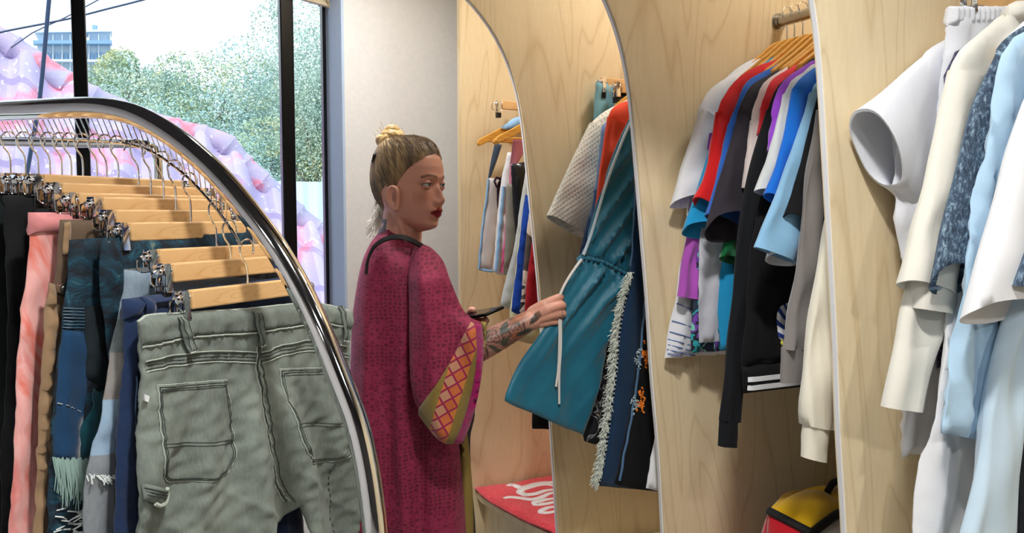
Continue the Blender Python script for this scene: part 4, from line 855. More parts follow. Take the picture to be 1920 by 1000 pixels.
def patch(nm, pts, m, off=0.0, th=.004, base=None, par=None, fold=None, step=.012):
    c_ = Cloth(pl, [pl.px(*p) for p in pts], thick=th, edge=.003, step=step, base=base or cl, off=off, fold=fold or zero); c_.build(nm, m, par or o); return c_
pn = patch('navy_panel', ((114, 618), (150, 622), (156, 720), (150, 770), (143, 862), (97, 858), (101, 740)), NB)
patch('back_pocket', ((151, 575), (205, 572), (210, 700), (190, 728), (152, 708)), fabric('black_patch_denim', (20, 32, 38), var=.5, kind='denim'), th=.006)
cl.seam([pl.px(*p) for p in ((152, 590), (180, 591), (206, 590))], 'stitching', simple('pale_thread2', (150, 160, 160)), o, r=.001)
cl.seam([pl.px(*p) for p in ((99, 755), (118, 760), (150, 774))], 'stitching', simple('pale_thread2', (150, 160, 160)), o, r=.001, dashed=True, lift=.004)
patch('corduroy_patch', ((166, 728), (190, 730), (195, 860), (145, 862), (144, 800), (160, 772)), TV, th=.008, fold=mkfold(66, .003, .02))
for i, v in enumerate(range(578, 618, 6)): cl.seam([pl.px(119-i*.6, v), pl.px(150, v+1)], 'stitching', simple('pale_navy_thread', (60, 90, 110)), o, r=.0011)
FRG = simple('pale_teal_yarn', (150, 178, 170), .9); rr = random.Random(8); mb = MB()
for k in range(56):
    u = 96+k*1.45; a = pl.px(u, 858+rr.uniform(-3, 4)); b2 = pl.px(u+rr.uniform(-2, 2), rr.uniform(915, 955)); f0 = float(cl.front([a])[0]); mb.tube([pl.P(a[0], a[1], f0+.002), pl.P((a[0]+b2[0])/2, (a[1]+b2[1])/2, f0+rr.uniform(.004, .01)), pl.P(b2[0], b2[1], f0+rr.uniform(.002, .012))], [.0012, .0011, .0006], 5, caps=False)
e = mb.build('fringe', FRG, o); e['kind'] = 'stuff'
mb = MB()
for k in range(34):
    a = pl.px(rr.uniform(96, 150), rr.uniform(955, 1010)); ang = rr.uniform(-.9, .6); L = rr.uniform(.01, .03); f0 = float(cl.front([a])[0])
    mb.tube([pl.P(a[0], a[1], f0), pl.P(a[0]+L*.5*math.cos(ang), a[1]+L*.5*math.sin(ang), f0+.006), pl.P(a[0]+L*math.cos(ang), a[1]+L*math.sin(ang)-.004, f0+.002)], .0012, 4)
e = mb.build('frayed_threads', simple('off_white_thread', (206, 214, 212)), o); e['kind'] = 'stuff'
# second waist just visible between the bars
o, cl, pl = gar(3, 'trousers', 'dark teal jeans showing only their waist under the slanting hanger', [(190, 446), (186, 520), (196, 600), (206, 700)], PATD, seed=7, right=.17, amp=.004, dz=.01, bottom=.9)
# patched grey-blue jeans with bands
o, cl, pl = gar(2, 'trousers', 'pieced jeans of grey, taupe and light blue bands with a black waist', [(231, 505), (229, 545), (222, 590), (212, 640), (205, 700), (190, 770), (172, 850), (163, 900), (158, 1000)], NB, seed=8, right=.17, amp=.006)
zs = [pl.px(190, v)[1] for v in (544, 640, 702, 788, 890)]
t = NT('pieced_denim'); uv = t.coord(); xyz = t.sep(uv); zz = t.math('ADD', xyz[1], t.math('MULTIPLY', xyz[0], .12)); lo, hi = .2, zs[0]+.12
stops = [(0, srgb(110, 116, 122)), ((zs[4]-lo)/(hi-lo), srgb(128, 158, 186)), ((zs[3]-lo)/(hi-lo), srgb(126, 118, 112)), ((zs[2]-lo)/(hi-lo), srgb(84, 98, 100)), ((zs[1]-lo)/(hi-lo), srgb(106, 128, 146)), ((zs[0]-lo)/(hi-lo), srgb(14, 16, 20))]
cc = t.ramp(t.math('DIVIDE', t.math('SUBTRACT', zz, lo), hi-lo), stops, 'CONSTANT'); t.base(t.mix(cc, srgb(190, 198, 204), t.math('MULTIPLY', t.noise(t.coord(scale=(1, .3, 1)), 220, 3), .3))); t.set(Roughness=.85); t.bump(t.noise(uv, 300, 3), .4, .001)
cl.obj.data.materials[0] = t.m
mb = MB()
for k in range(30):
    a = pl.px(164+k*1.8, 890+rr.uniform(-2, 3)); f0 = float(cl.front([a])[0]); ang = rr.uniform(-2.6, -.4); L = rr.uniform(.006, .014)
    mb.tube([pl.P(a[0], a[1], f0), pl.P(a[0]+L*math.cos(ang), a[1]+L*math.sin(ang), f0+.005)], .001, 4)
e = mb.build('frayed_threads', simple('off_white_thread', (206, 214, 212)), o); e['kind'] = 'stuff'
# navy jeans
ND = fabric('deep_navy_denim', (14, 38, 74), kind='denim', var=.1)
o, cl, pl = gar(1, 'trousers', 'deep navy jeans directly behind the grey green cargo trousers', [(232, 566), (231, 640), (224, 740), (216, 850), (210, 1000)], ND, seed=9, right=.17, amp=.006, dz=.01)
a, b_ = pl.px(231, 564), pl.px(231, 600); nwb = Cloth(pl, [(a[0]-.002, a[1]+.002), (b_[0]-.002, b_[1]), (.165, b_[1]+.008), (.165, a[1]+.01)], thick=.03, edge=.012, step=.014); nwb.build('waistband', ND, o)
Cloth(pl, [pl.px(*p) for p in ((259, 557), (276, 556), (280, 606), (263, 608))], thick=.005, edge=.003, step=.008, base=nwb).build('belt_loop', ND, o)
cl.seam([pl.px(*p) for p in ((249, 705), (248, 780), (252, 850), (256, 870))], 'stitching', simple('pale_blue_thread', (90, 116, 150)), o, r=.0012)
# ------------------------------------------------------------------ grey green cargo trousers
t = NT('grey_green_canvas'); uv = t.coord(); n1 = t.noise(uv, 7, 5); n3 = t.noise(t.coord(scale=(1, .3, 1)), 320, 3); wv_ = t.n('TexWave', bands_direction='DIAGONAL'); wv_.inputs['Scale'].default_value = 620; t.l(uv, wv_.inputs[0])
c1 = t.ramp(n1, [(.3, srgb(80, 89, 84)), (.55, srgb(101, 111, 105)), (.75, srgb(128, 137, 130))]); t.base(t.mix(c1, srgb(186, 194, 184), t.math('MULTIPLY', n3, .3))); t.set(Roughness=.88, Sheen_Weight=.1, Specular_IOR_Level=.2)
t.bump(t.math('ADD', t.math('MULTIPLY', wv_.outputs['Fac'], .12), t.noise(uv, 70, 4)), .45, .0018); GG = t.m
GL = simple('worn_edge_canvas', (170, 180, 170), .9); GD = simple('dark_green_thread', (52, 60, 56), .9)
pl = gpl(0); q = pl.P(0, 0); CT = thing('cargo_trousers', 'grey green carpenter trousers seen from behind, nearest on the chrome rack', 'trousers', (q[0], q[1], 0))
zt0 = pl.px(465, 585)[1]
step_line = [pl.px(*p) for p in ((480, 690), (520, 740), (545, 830), (562, 910), (572, 1000), (580, 1250))]
SLn = np.array(step_line)
PKT1 = [(287, 722), (350, 717), (414, 712), (419, 760), (427, 820), (428, 858), (416, 884), (392, 896), (350, 899), (310, 903), (294, 892), (288, 870), (288, 800), (287, 722)]
PKT2 = [(517, 692), (560, 690), (610, 689), (655, 690), (652, 790), (645, 850), (622, 864), (580, 868), (553, 858), (536, 840), (527, 800), (520, 740), (517, 692)]
SEAMS = [(PKT1, .0022), (PKT2, .0022), ([(266, 688), (300, 679), (340, 673), (400, 668), (470, 670)], .003), ([(484, 671), (505, 663), (530, 655), (580, 648), (655, 662)], .003),
         ([(262, 650), (290, 644), (330, 634), (400, 627), (468, 623), (540, 612), (600, 606), (655, 618)], .0028), ([(478, 650), (480, 700), (485, 760), (490, 810), (497, 860), (508, 905), (525, 938)], .0034)]
SPL = [(np.array(spline([pl.px(*p) for p in q], .02, False, 30)), k) for q, k in SEAMS]
def pucker(h, z):
    Q = np.stack([h, z], 1); out = np.zeros(len(Q))
    for P, k in SPL:
        best = np.full(len(Q), 9.); arc = np.zeros(len(Q)); L = 0
        for i in range(len(P)-1):
            d_ = P[i+1]-P[i]; l_ = np.linalg.norm(d_); t_ = np.clip(((Q-P[i]) @ d_)/(l_*l_), 0, 1); dd = np.linalg.norm(Q-(P[i]+t_[:, None]*d_), axis=1); m = dd < best; best = np.where(m, dd, best); arc = np.where(m, L+t_*l_, arc); L += l_
        out += k*.40*np.sin(arc*2*math.pi/.0125+1.5*np.sin(arc*90))*np.exp(-(best/.0085)**2)-k*.45*np.exp(-(best/.0028)**2)
    return out
def gfold(h, z):
    base = mkfold(17, .008, .14, .10, ramp=lambda h, z: np.clip((zt0-.1-z)/.3, .05, 1), crumple=.0016, clam=.04)(h, z)
    hl = np.interp(-z, -SLn[:, 1], SLn[:, 0]); k = np.clip((SLn[0][1]-z)/.15, 0, 1); d_ = (hl-h)
    st = .034*k*(1/(1+np.exp(-d_/.003)))*np.exp(-np.clip(d_, 0, 1)/.16)
    fan = .011*np.sin((h+.02)/(.028+.10*np.clip(zt0-.12-z, 0, 1)+1e-3)*2.4+1.0)*np.clip((zt0-.12-z)/.1, 0, 1)
    y_ = (zt0-z); br = np.exp(-((y_-.06)/.022)**2); yk = .003*np.sin(h*2*math.pi/.045+3*np.sin(h*30))*br
    cr = .006*(1-np.abs(np.sin((h*.8+z*1.1)*2*math.pi/.21+.7)))**3*np.clip((y_-.22)/.1, 0, 1)
    return base+st+fan+yk+cr+pucker(h, z)
main = [(259, 604), (275, 594), (300, 590), (330, 589), (400, 584), (465, 580), (540, 572), (600, 570), (655, 583), (653, 700), (655, 800), (662, 900), (668, 1010), (676, 1250), (566, 1250), (556, 1040), (549, 985), (538, 946), (520, 970), (500, 1005), (450, 1250), (238, 1250), (246, 1000), (249, 930), (256, 840), (261, 760), (262, 690), (261, 645)]
gc = Cloth(pl, [pl.px(*p) for p in main], thick=.016, edge=.014, fold=gfold, step=.0046, corner=50); gc.build('legs', GG, CT)
# waistband
wb_ = Cloth(pl, [pl.px(*p) for p in ((258, 605), (275, 595), (300, 592), (330, 590), (400, 585), (465, 581), (540, 573), (600, 571), (656, 584), (655, 618), (600, 606), (540, 612), (468, 623), (400, 627), (330, 634), (290, 644), (262, 650))], thick=.005, edge=.003, step=.0055, base=gc, corner=50, fold=lambda h, z: .0012*np.sin(h*2*math.pi/.012+2*np.sin(h*40))); wb_.build('waistband', GG, CT)
rim = [pl.px(*p) for p in ((258, 604), (275, 594), (300, 590), (330, 589), (400, 584), (465, 580), (540, 572), (600, 570), (655, 583))]
gc.seam(rim, 'waist_rim', GL, CT, r=.0022, lift=-.004)
wb_.seam([pl.px(*p) for p in ((262, 646), (290, 640), (330, 630), (400, 624), (468, 619), (540, 608), (600, 603), (644, 611))], 'stitching', GD, CT, r=.0006)
wb_.seam([pl.px(*p) for p in ((262, 651), (290, 645), (330, 635), (400, 628), (468, 624), (540, 613), (600, 607), (644, 615))], 'worn_edge', GL, CT, r=.0016)
def qloop(pts, nm='belt_loop'):
    c_ = Cloth(pl, [pl.px(*p) for p in pts], thick=.006, edge=.003, step=.005, base=wb_, off=.004); c_.build(nm, GG, CT)
    for a_, b_ in ((0, 3), (1, 2)):
        m_ = .22; A = np.array(pts[a_])*(1-m_)+np.array(pts[a_ ^ 1])*m_ if False else np.array(pts[a_]); 
        P0 = np.array(pts[a_])*.78+np.array(pts[(1, 0)[a_] if a_ < 2 else a_])*.22; P1 = np.array(pts[b_])*.78+np.array(pts[(2 if b_ == 3 else 3)])*.22
        c_.seam([pl.px(*P0), pl.px(*P1)], 'stitching', GD, CT, r=.0006)
    c_.seam([pl.px(*pts[3]), pl.px(*pts[2])], 'worn_edge', GL, CT, r=.0018)
qloop(((320, 594), (333, 592), (351, 657), (337, 661)))
qloop(((462, 582), (476, 581), (485, 647), (473, 649)))
qloop(((626, 572), (636, 574), (640, 640), (630, 638)))
# yoke seam, double
for dy, m_, r_ in ((0, GD, .0008), (7, GD, .0008), (13, GD, .0007), (-3, GL, .0011), (17, GL, .0011)):
    gc.seam([pl.px(x, y+dy) for x, y in ((266, 681), (300, 672), (340, 666), (400, 661), (470, 663))], 'yoke_seam', m_, CT, r=r_, lift=.0008)
    gc.seam([pl.px(x, y+dy) for x, y in ((484, 664), (505, 656), (530, 648), (580, 641), (644, 653))], 'yoke_seam', m_, CT, r=r_, lift=.0008)
for dx, m_, r_ in ((0, GD, .0014), (5, GL, .0011), (10, GD, .0008), (-3, GL, .0009)):
    gc.seam([pl.px(x+dx, y) for x, y in ((473, 650), (475, 700), (480, 760), (485, 810), (492, 860), (503, 905), (520, 938))], 'seat_seam', m_, CT, r=r_)
pl_ = pl
def pocket(pts, hem, mid, nm='back_pocket'):
    P = Cloth(pl, [pl.px(*p) for p in pts], thick=.004, edge=.003, step=.0046, base=gc, corner=40, fold=zero); P.build(nm, GG, CT)
    c = np.mean(np.array(pts), 0)
    for k, (m_, r_) in ((1.0, (GL, .0009)), (.968, (GD, .0006)), (.925, (GD, .0006))):
        P.seam([pl.px(*(c+(np.array(p)-c)*k)) for p in pts+[pts[0]]], 'stitching', m_, CT, r=r_)
    for L in hem+mid: P.seam([pl.px(*p) for p in L], 'stitching', GD, CT, r=.0006)
    return P
pocket([(287, 722), (350, 717), (414, 712), (419, 760), (427, 820), (428, 858), (416, 884), (392, 896), (350, 899), (310, 903), (294, 892), (288, 870), (288, 800)], [((290, 734), (350, 729), (412, 724))], [((290, 831), (350, 828), (424, 823)), ((290, 837), (350, 834), (425, 829))])
pocket([(517, 692), (560, 690), (610, 689), (644, 690), (642, 790), (637, 850), (622, 864), (580, 868), (553, 858), (536, 840), (527, 800), (520, 740)], [((519, 704), (560, 702), (640, 701))], [((531, 795), (570, 793), (640, 792)), ((532, 801), (570, 799), (640, 798))])
lp = Cloth(pl, [pl.px(*p) for p in ((251, 903), (275, 909), (297, 914), (292, 928), (280, 942), (262, 938), (244, 932))], thick=.008, edge=.004, step=.006, base=gc, off=.006); lp.build('hammer_loop', GG, CT)
for dy in (6, 12, 18): lp.seam([pl.px(250, 905+dy), pl.px(290, 914+dy*.9)], 'stitching', GD, CT, r=.001)
gc.seam([pl.px(*p) for p in ((290, 912), (296, 922), (288, 938), (272, 943), (262, 939))], 'loop_edge', GL, CT, r=.003, lift=.009)
gc.seam([pl.px(*p) for p in ((622, 870), (620, 900), (624, 960), (626, 1030))], 'side_seam', GD, CT, r=.0015, dashed=True)
tg = Cloth(pl, [pl.px(*p) for p in ((260, 738), (268, 742), (266, 753), (259, 750))], thick=.003, edge=.002, step=.005, off=.012); tg.build('thread_tag', simple('white_tag', (224, 228, 230)), CT)
# the clip of another hanger showing right of the hoop, dark garment under it
# ------------------------------------------------------------------ outside the window
def outpl(D): return sec(D)
t = NT('washed_out_tiles'); oc = t.coord('Object'); n1 = t.noise(oc, 2.4, 3, .2); n2 = t.noise(oc, 26, 3)
c1 = t.ramp(n1, [(.3, srgb(176, 168, 204)), (.54, srgb(198, 184, 216)), (.60, srgb(232, 150, 172)), (.66, srgb(200, 186, 214)), (.8, srgb(180, 176, 208))]); t.base(t.mix(c1, srgb(246, 244, 248), t.math('GREATER_THAN', n2, .66))); t.set(Roughness=.8); t.bump(n2, .25, .01); TILE = t.m  # overexposed daylight and haze are put into the slope and ridge tile colours
t = NT('ridge_tiles'); oc = t.coord('Object'); n1 = t.noise(oc, 3.5, 3, .3); n2 = t.noise(oc, 30, 3)
c1 = t.ramp(n1, [(.35, srgb(164, 162, 192)), (.52, srgb(190, 172, 200)), (.6, srgb(230, 130, 146)), (.68, srgb(184, 178, 204))]); t.base(t.mix(c1, srgb(240, 242, 246), t.math('GREATER_THAN', n2, .67))); t.set(Roughness=.8); t.bump(n2, .4, .012); RIDG = t.m
def roof(D, ridge_px, label, r=.075, slope=(-.62, -.78), n=16, wl=.26, flip=1):
    pl = outpl(D); R_ = [pl.px(*p) for p in ridge_px]; q = spline(R_, .03); o = thing('tiled_roof', label, 'roof', pl.P(*R_[len(R_)//2])*np.array((1, 1, 0))+np.array((0, 0, -1)))
    mb = MB(); V = []; F = []; T_ = 120; L = 3.2; Ld = AX*slope[0]+ZX*slope[1]; Ld /= np.linalg.norm(Ld); nn = np.cross(BX, Ld); nn *= np.sign(nn[2])
    for i, p in enumerate(q):
        for j in range(T_+1):
            t_ = j/T_*L; st = (t_/.34) % 1.0; ph = p[0]/wl*2*math.pi
            wv = .06*math.copysign(abs(math.sin(ph))**.7, math.sin(ph)); V.append(pl.P(p[0], p[1])+Ld*t_+nn*(wv+.035*st))
    m = T_+1
    for i in range(len(q)-1):
        for j in range(T_): F.append((i*m+j, (i+1)*m+j, (i+1)*m+j+1, i*m+j+1))
    mb.add(V, F); mb.build('tiles', TILE, o, autos=28)
    mb = MB(); P = [pl.P(p[0], p[1]) for p in q]; rr_ = [r*(1.22 if i % 6 == 0 else 1+.02*(i % 6)) for i in range(len(P))]; mb.tube([p-ZX*r*.4 for p in P], rr_, 12); mb.build('ridge', RIDG, o)
    return o
roof(6.2, [(-260, -80), (-60, 30), (0, 66), (40, 92), (90, 125), (140, 158), (200, 188), (260, 214), (330, 236), (420, 262), (450, 296), (500, 342), (560, 398), (622, 452), (690, 520)], 'weathered red tiled roof ridge sloping down outside the window')
# far building
PB_ = simple('white_plaster', (214, 228, 240), .8); PW_ = simple('blue_shadow_window', (132, 170, 206), .5)  # distance haze is put into both pale building colours
pb = outpl(46); o = thing('hotel_building', 'pale distant building with rows of arched windows seen through the window', 'building', pb.P(pb.px(160, 150)[0], 0))
def bpoly(px, y0, y1, m, nm, par=o): mb = MB(); mb.prism([pb.px(*p) for p in px], pb.o, BX, ZX, AX, y0, y1); return mb.build(nm, m, par, smooth=False)
bpoly(((70, 62), (133, 60), (133, 340), (70, 340)), 0, 8, PB_, 'wing'); bpoly(((133, 75), (166, 75), (166, 340), (133, 340)), .5, 8, PB_, 'wing')
bpoly(((166, 60), (208, 59), (208, 340), (166, 340)), 0, 8, PB_, 'wing'); bpoly(((208, 85), (247, 88), (247, 340), (208, 340)), 1.5, 8, PB_, 'wing')
bpoly(((64, 80), (210, 80), (210, 86), (64, 86)), -.6, 0, PW_, 'cornice'); bpoly(((66, 114), (210, 115), (210, 119), (66, 118)), -.5, 0, PB_, 'balcony'); bpoly(((66, 60), (210, 58), (210, 62), (66, 64)), -.4, 1, PB_, 'parapet')
k = 0
for x in (88, 96, 104, 113, 121, 129, 170, 178, 188, 196, 204):
    for y0, y1 in ((99, 114), (136, 148)): bpoly(((x, y1), (x, y0+3), (x+1.3, y0+1), (x+2.5, y0), (x+3.8, y0+1), (x+5, y0+3), (x+5, y1)), -.12, .05, PW_, 'window'); k += 1
for x in (222, 228, 236, 243): bpoly(((x, 116), (x, 104), (x+1.5, 101), (x+3, 104), (x+3, 116)), 1.38, 1.6, PW_, 'window')
for x in (84, 100, 117, 132, 167, 185, 207): bpoly(((x-.8, 66), (x+.8, 66), (x+.8, 160), (x-.8, 160)), -.3, 0, PB_, 'pilaster')
mb = MB(); mb.tube([pb.P(*pb.px(177, 60), -1), pb.P(*pb.px(177, 40), -1)], .12, 6); mb.build('mast', PW_, o)
# trees
rnd = np.random.default_rng(4)
def leafm(nm, c1, c2, c3):
    t = NT(nm); n1 = t.noise(t.coord('Object'), .9, 3); t.base(t.ramp(n1, [(.35, srgb(*c1)), (.55, srgb(*c2)), (.7, srgb(*c3))])); t.set(Roughness=.7); return t.m
LF = [leafm('pale_green_leaves', (146, 176, 166), (184, 206, 192), (214, 218, 182)), leafm('blue_green_leaves', (152, 186, 188), (182, 212, 208), (206, 222, 208)), leafm('yellow_green_leaves', (144, 172, 146), (188, 204, 166), (214, 202, 148))]  # leaf colours lightened to carry the outdoor haze and glare
TR = simple('tree_bark', (120, 116, 112), .9)
def tree(px, D, w, h, m, label, n=15000):
    pl = outpl(D); cx, cz = pl.px(*px); sc_ = D/25.0; o = thing('tree', label, 'tree', pl.P(cx, -3.0), 'trees outside the window')
    blobs = [(rnd.normal(0, .33, 3), rnd.uniform(.28, .5)) for _ in range(14)]+[((0, 0, 0), .6)]
    V = []; F = []
    for i in range(n):
        b, r = blobs[rnd.integers(len(blobs))]; d_ = rnd.normal(size=3); d_ /= np.linalg.norm(d_); q = np.array(b)+d_*r*rnd.uniform(.75, 1.02)
        c = pl.P(cx+q[0]*w, cz+q[2]*h, q[1]*w); s_ = rnd.uniform(.022, .055)*sc_; a = rnd.normal(size=3); a /= np.linalg.norm(a); b2 = np.cross(a, rnd.normal(size=3)); b2 /= np.linalg.norm(b2)+1e-9
        k = len(V); V += [c-a*s_, c+b2*s_*.5, c+a*s_, c-b2*s_*.5]; F.append((k, k+1, k+2, k+3))
    mb = MB(); mb.add(V, F); mb.build('foliage', m, o, smooth=False)
    mb = MB(); mb.tube([pl.P(cx, -3), pl.P(cx+.1, cz-h*.6), pl.P(cx+.25*w, cz+h*.3)], [.22*sc_, .16*sc_, .05*sc_], 8); mb.tube([pl.P(cx, cz-h*.7), pl.P(cx-.4*w, cz+h*.2)], [.1*sc_, .03*sc_], 6); mb.build('trunk', TR, o)
for a in (((240, 190), 26, 1.7, 1.6, LF[2], 'yellowish tree right of the pale building'), ((300, 200), 25, 2.2, 2.0, LF[0], 'pale green tree behind the black window bars, centre of the view'), ((380, 225), 24, 2.4, 2.0, LF[2], 'leafy tree with yellow tints above the roof ridge'), ((455, 260), 25, 2.3, 2.2, LF[1], 'bluish green tree left of the right window bar'),
          ((340, 285), 22, 2.6, 1.7, LF[1], 'low pale tree just above the chrome hoop'), ((510, 230), 24, 2.0, 3.0, LF[1], 'tall tree left of the thick window bar'), ((575, 190), 21, 1.7, 2.9, LF[0], 'tall green tree in the narrow right window pane'), ((610, 250), 20, 1.5, 2.6, LF[0], 'green tree beside the window jamb'), ((470, 330), 20, 2.2, 1.4, LF[1], 'low bushy tree behind the roof, right of the hoop'), ((590, 320), 20, 1.4, 1.0, LF[2], 'low bush above the pale fence')): tree(*a)
pf = outpl(13); o = thing('metal_fence', 'pale blue corrugated fence behind the roof at the right of the window', 'fence', pf.P(pf.px(600, 360)[0], -1.5))
z1 = pf.px(590, 341)[1]; hA_ = pf.px(500, 350)[0]; hB_ = pf.px(680, 350)[0]; V = []; F = []
for i in range(161):
    hh = hA_+(hB_-hA_)*i/160
    for z in (-1.5, z1): V.append(pf.P(hh, z, .03*math.sin(hh*26)))
for i in range(160): F.append((i*2, i*2+2, i*2+3, i*2+1))
mb = MB(); mb.add(V, F); s_ = mb.build('sheet', simple('pale_blue_sheet', (190, 212, 232), .5), o); so = s_.modifiers.new('solid', 'SOLIDIFY'); so.thickness = .01
# cables
CB = simple('dark_blue_cable', (40, 62, 96), .5)
pc_ = outpl(4.6)
def cable(pts, r, label, D=4.6, g=None):
    p_ = outpl(D); mb = MB(); mb.tube(spline([p_.P(*p_.px(*p)) for p in pts], .1), r, 8); o = mb.build('cable', CB, None); tag(o, label, 'cable', g); return o
cable(((100, -60), (92, 0), (84, 90), (74, 190), (62, 260), (50, 330), (30, 460)), .009, 'thick dark cable hanging steeply at the left of the window', 4.2)
cable(((-40, 70), (12, 58), (80, 45), (130, 35), (200, 17), (275, -2), (340, -22)), .0048, 'long dark wire crossing the sky above the building')
cable(((20, 90), (60, 62), (120, 34), (180, 2), (210, -14)), .0028, 'thin wire sagging below the long dark one')
cable(((560, -40), (596, 8), (614, 28), (640, 48)), .004, 'short wire at the top right of the window')
g_ = simple('outdoor_ground', (170, 168, 160), .9)
mb = MB(); mb.box(W(0, 33, -3.1), BX, AX, ZX, 60, 30, .1); mb.build('ground', g_, smooth=False, kind='structure')
# ------------------------------------------------------------------ the woman
def PW(u, v, Y): r = ray(u, v); return CAM+r*(Y/r[1])
HY = 2.0; HCn = PW(770, 346, HY)                      # head centre at eye level
FA = math.radians(-27); ex = np.array([math.cos(FA), math.sin(FA), 0]); ez = np.array([0, 0, 1.0]); ey = np.cross(ez, ex)
tl = math.radians(3); ex, ez = ex*math.cos(tl)-ez*math.sin(tl), ez*math.cos(tl)+ex*math.sin(tl)
def H(x, y, z): return HCn+ex*x+ey*y+ez*z
ZT = [(.112, .010, .012, .010), (.108, .030, -.045, .032), (.10, .046, -.065, .048), (.085, .063, -.080, .061), (.065, .0745, -.089, .069), (.045, .081, -.094, .0725), (.02, .0825, -.095, .074), (.0, .0795, -.094, .0725), (-.02, .078, -.088, .070), (-.04, .078, -.078, .066), (-.06, .079, -.066, .060), (-.08, .0775, -.045, .050), (-.095, .0765, -.01, .038), (-.104, .070, .02, .026), (-.110, .058, .02, .015), (-.116, .035, .02, .008)]
ZA = np.array([r[0] for r in ZT])[::-1]; XF = np.array([r[1] for r in ZT])[::-1]; XB = np.array([r[2] for r in ZT])[::-1]; WD = np.array([r[3] for r in ZT])[::-1]
def g1(x, c, s): return np.exp(-((x-c)/s)**2)
def head_r(th, z):
    """radial distance of the skin from the head axis, th measured from the face direction"""
    xf, xb, w = np.interp(z, ZA, XF), np.interp(z, ZA, XB), np.interp(z, ZA, WD)
    cx = (xf+xb)/2; a = (xf-xb)/2
    # march the superellipse: solve |x-cx|/a ^p + |y|/w ^p = 1 along the ray
    c_, s_ = np.cos(th), np.sin(th); r = np.full_like(th, .001); lo = np.zeros_like(th); hi = np.full_like(th, .2)
    for _ in range(26):
        m = (lo+hi)/2; f = (np.abs(m*c_-cx)/np.maximum(a, 1e-4))**2.15+(np.abs(m*s_)/np.maximum(w, 1e-4))**2.15
        ins = f < 1; lo = np.where(ins, m, lo); hi = np.where(ins, hi, m)
    r = lo
    return r
NTH = 240; thv = np.concatenate([np.linspace(-math.pi, math.pi, NTH, endpoint=False)]); thv = thv-0.42*np.sin(thv)   # denser at the face
zz_ = np.concatenate([np.linspace(.1118, .09, 10)[:-1], np.linspace(.09, -.1158, 160)])
TH_, ZZ_ = np.meshgrid(thv, zz_); R_ = head_r(TH_.ravel(), ZZ_.ravel()).reshape(TH_.shape)
Xh = R_*np.cos(TH_); Yh = R_*np.sin(TH_); Zh = ZZ_.copy()
fr = np.clip(np.cos(TH_), 0, 1)**.5*(Xh > .02); ay = np.abs(Yh)
d = np.zeros_like(Xh)
nosez = np.interp(Zh, [-.052, -.046, -.040, -.033, -.024, -.01, .004, .015], [0, .010, .020, .0235, .018, .010, .004, 0])
nw = np.interp(Zh, [-.05, -.038, -.02, .01], [.012, .0115, .0075, .006]); d += nosez*np.exp(-(Yh/nw)**2)*fr
d += .007*g1(ay, .0125, .0055)*g1(Zh, -.041, .007)*fr               # nostrils wings
d -= .004*g1(ay, .007, .003)*g1(Zh, -.0485, .003)*fr
d += .0045*g1(ay, .022, .020)*g1(Zh, .019, .008)*fr                  # brow
d -= .0085*g1(ay, .031, .015)*g1(Zh, .001, .0105)*fr                 # sockets
d -= .004*g1(Yh, 0, .010)*g1(Zh, .004, .008)*fr
d += .0045*g1(ay, .044, .018)*g1(Zh, -.022, .016)*fr                 # cheek bones
d += .0035*g1(ay, .03, .02)*g1(Zh, -.055, .02)*fr                    # fuller cheeks
d += .007*np.exp(-(Yh/.026)**2)*g1(Zh, -.062, .018)*fr               # muzzle
ul = np.interp(Zh, [-.0665, -.0655, -.060, -.0555, -.053], [0, .0035, .0055, .003, 0])*np.exp(-(Yh/.019)**4); ll = np.interp(Zh, [-.080, -.077, -.072, -.068, -.067], [0, .003, .0065, .004, 0])*np.exp(-(Yh/.017)**4)
d += (ul+ll)*fr; d -= .0035*g1(Zh, -.0665, .0016)*np.exp(-(Yh/.022)**4)*fr
d -= .005*np.exp(-(Yh/.02)**2)*g1(Zh, -.085, .006)*fr; d += .0055*np.exp(-(Yh/.017)**2)*g1(Zh, -.099, .010)*fr
d -= .0016*np.exp(-(Yh/.003)**2)*g1(Zh, -.0535, .004)*fr
Xh = Xh+d
# collar of the eye: keep a socket for the ball
def body_rings():
    P = HCn+Xh[..., None]*ex+Yh[..., None]*ey+Zh[..., None]*ez; return P
P_ = body_rings(); nr, nc = P_.shape[:2]; V = P_.reshape(-1, 3); F = []
for i in range(nr-1):
    for j in range(nc): F.append((i*nc+j, i*nc+(j+1) % nc, (i+1)*nc+(j+1) % nc, (i+1)*nc+j))
F.append(tuple(range(nc))[::-1]); F.append(tuple((nr-1)*nc+j for j in range(nc)))
hb = MB(); hb.add(V, F)
# ears
def ear(side):
    mb = MB(); c = np.array((.006, side*.0735, -.036)); S = []
    prof = [(0.000, .030), (.010, .031), (.018, .026), (.0215, .014), (.020, .0), (.015, -.012), (.008, -.022), (.001, -.030), (-.005, -.029), (-.008, -.018), (-.008, .0), (-.007, .018)]
    q = spline(prof, .003, True); n = len(q); V = []; F = []; L = [(1.0, .000), (1.04, .006), (1.0, .013), (.86, .0145), (.74, .010), (.5, .006), (.2, .005)]
    cen = np.array((.004, .002))
    for k, (s_, o_) in enumerate(L):
        for p in q:
            x = cen[0]+(-p[0]+.006-cen[0]*0)*s_; z = cen[1]+(p[1]-cen[1])*s_
            V.append(H(c[0]+x-.002, c[1]+side*(o_+.32*max(0, p[0])*s_), c[2]+z))
    for k in range(len(L)-1):
        for j in range(n): F.append((k*n+j, k*n+(j+1) % n, (k+1)*n+(j+1) % n, (k+1)*n+j))
    F.append(tuple(range(n))[::-1]); F.append(tuple((len(L)-1)*n+j for j in range(n))); hb.add(V, F)
ear(-1); ear(1)
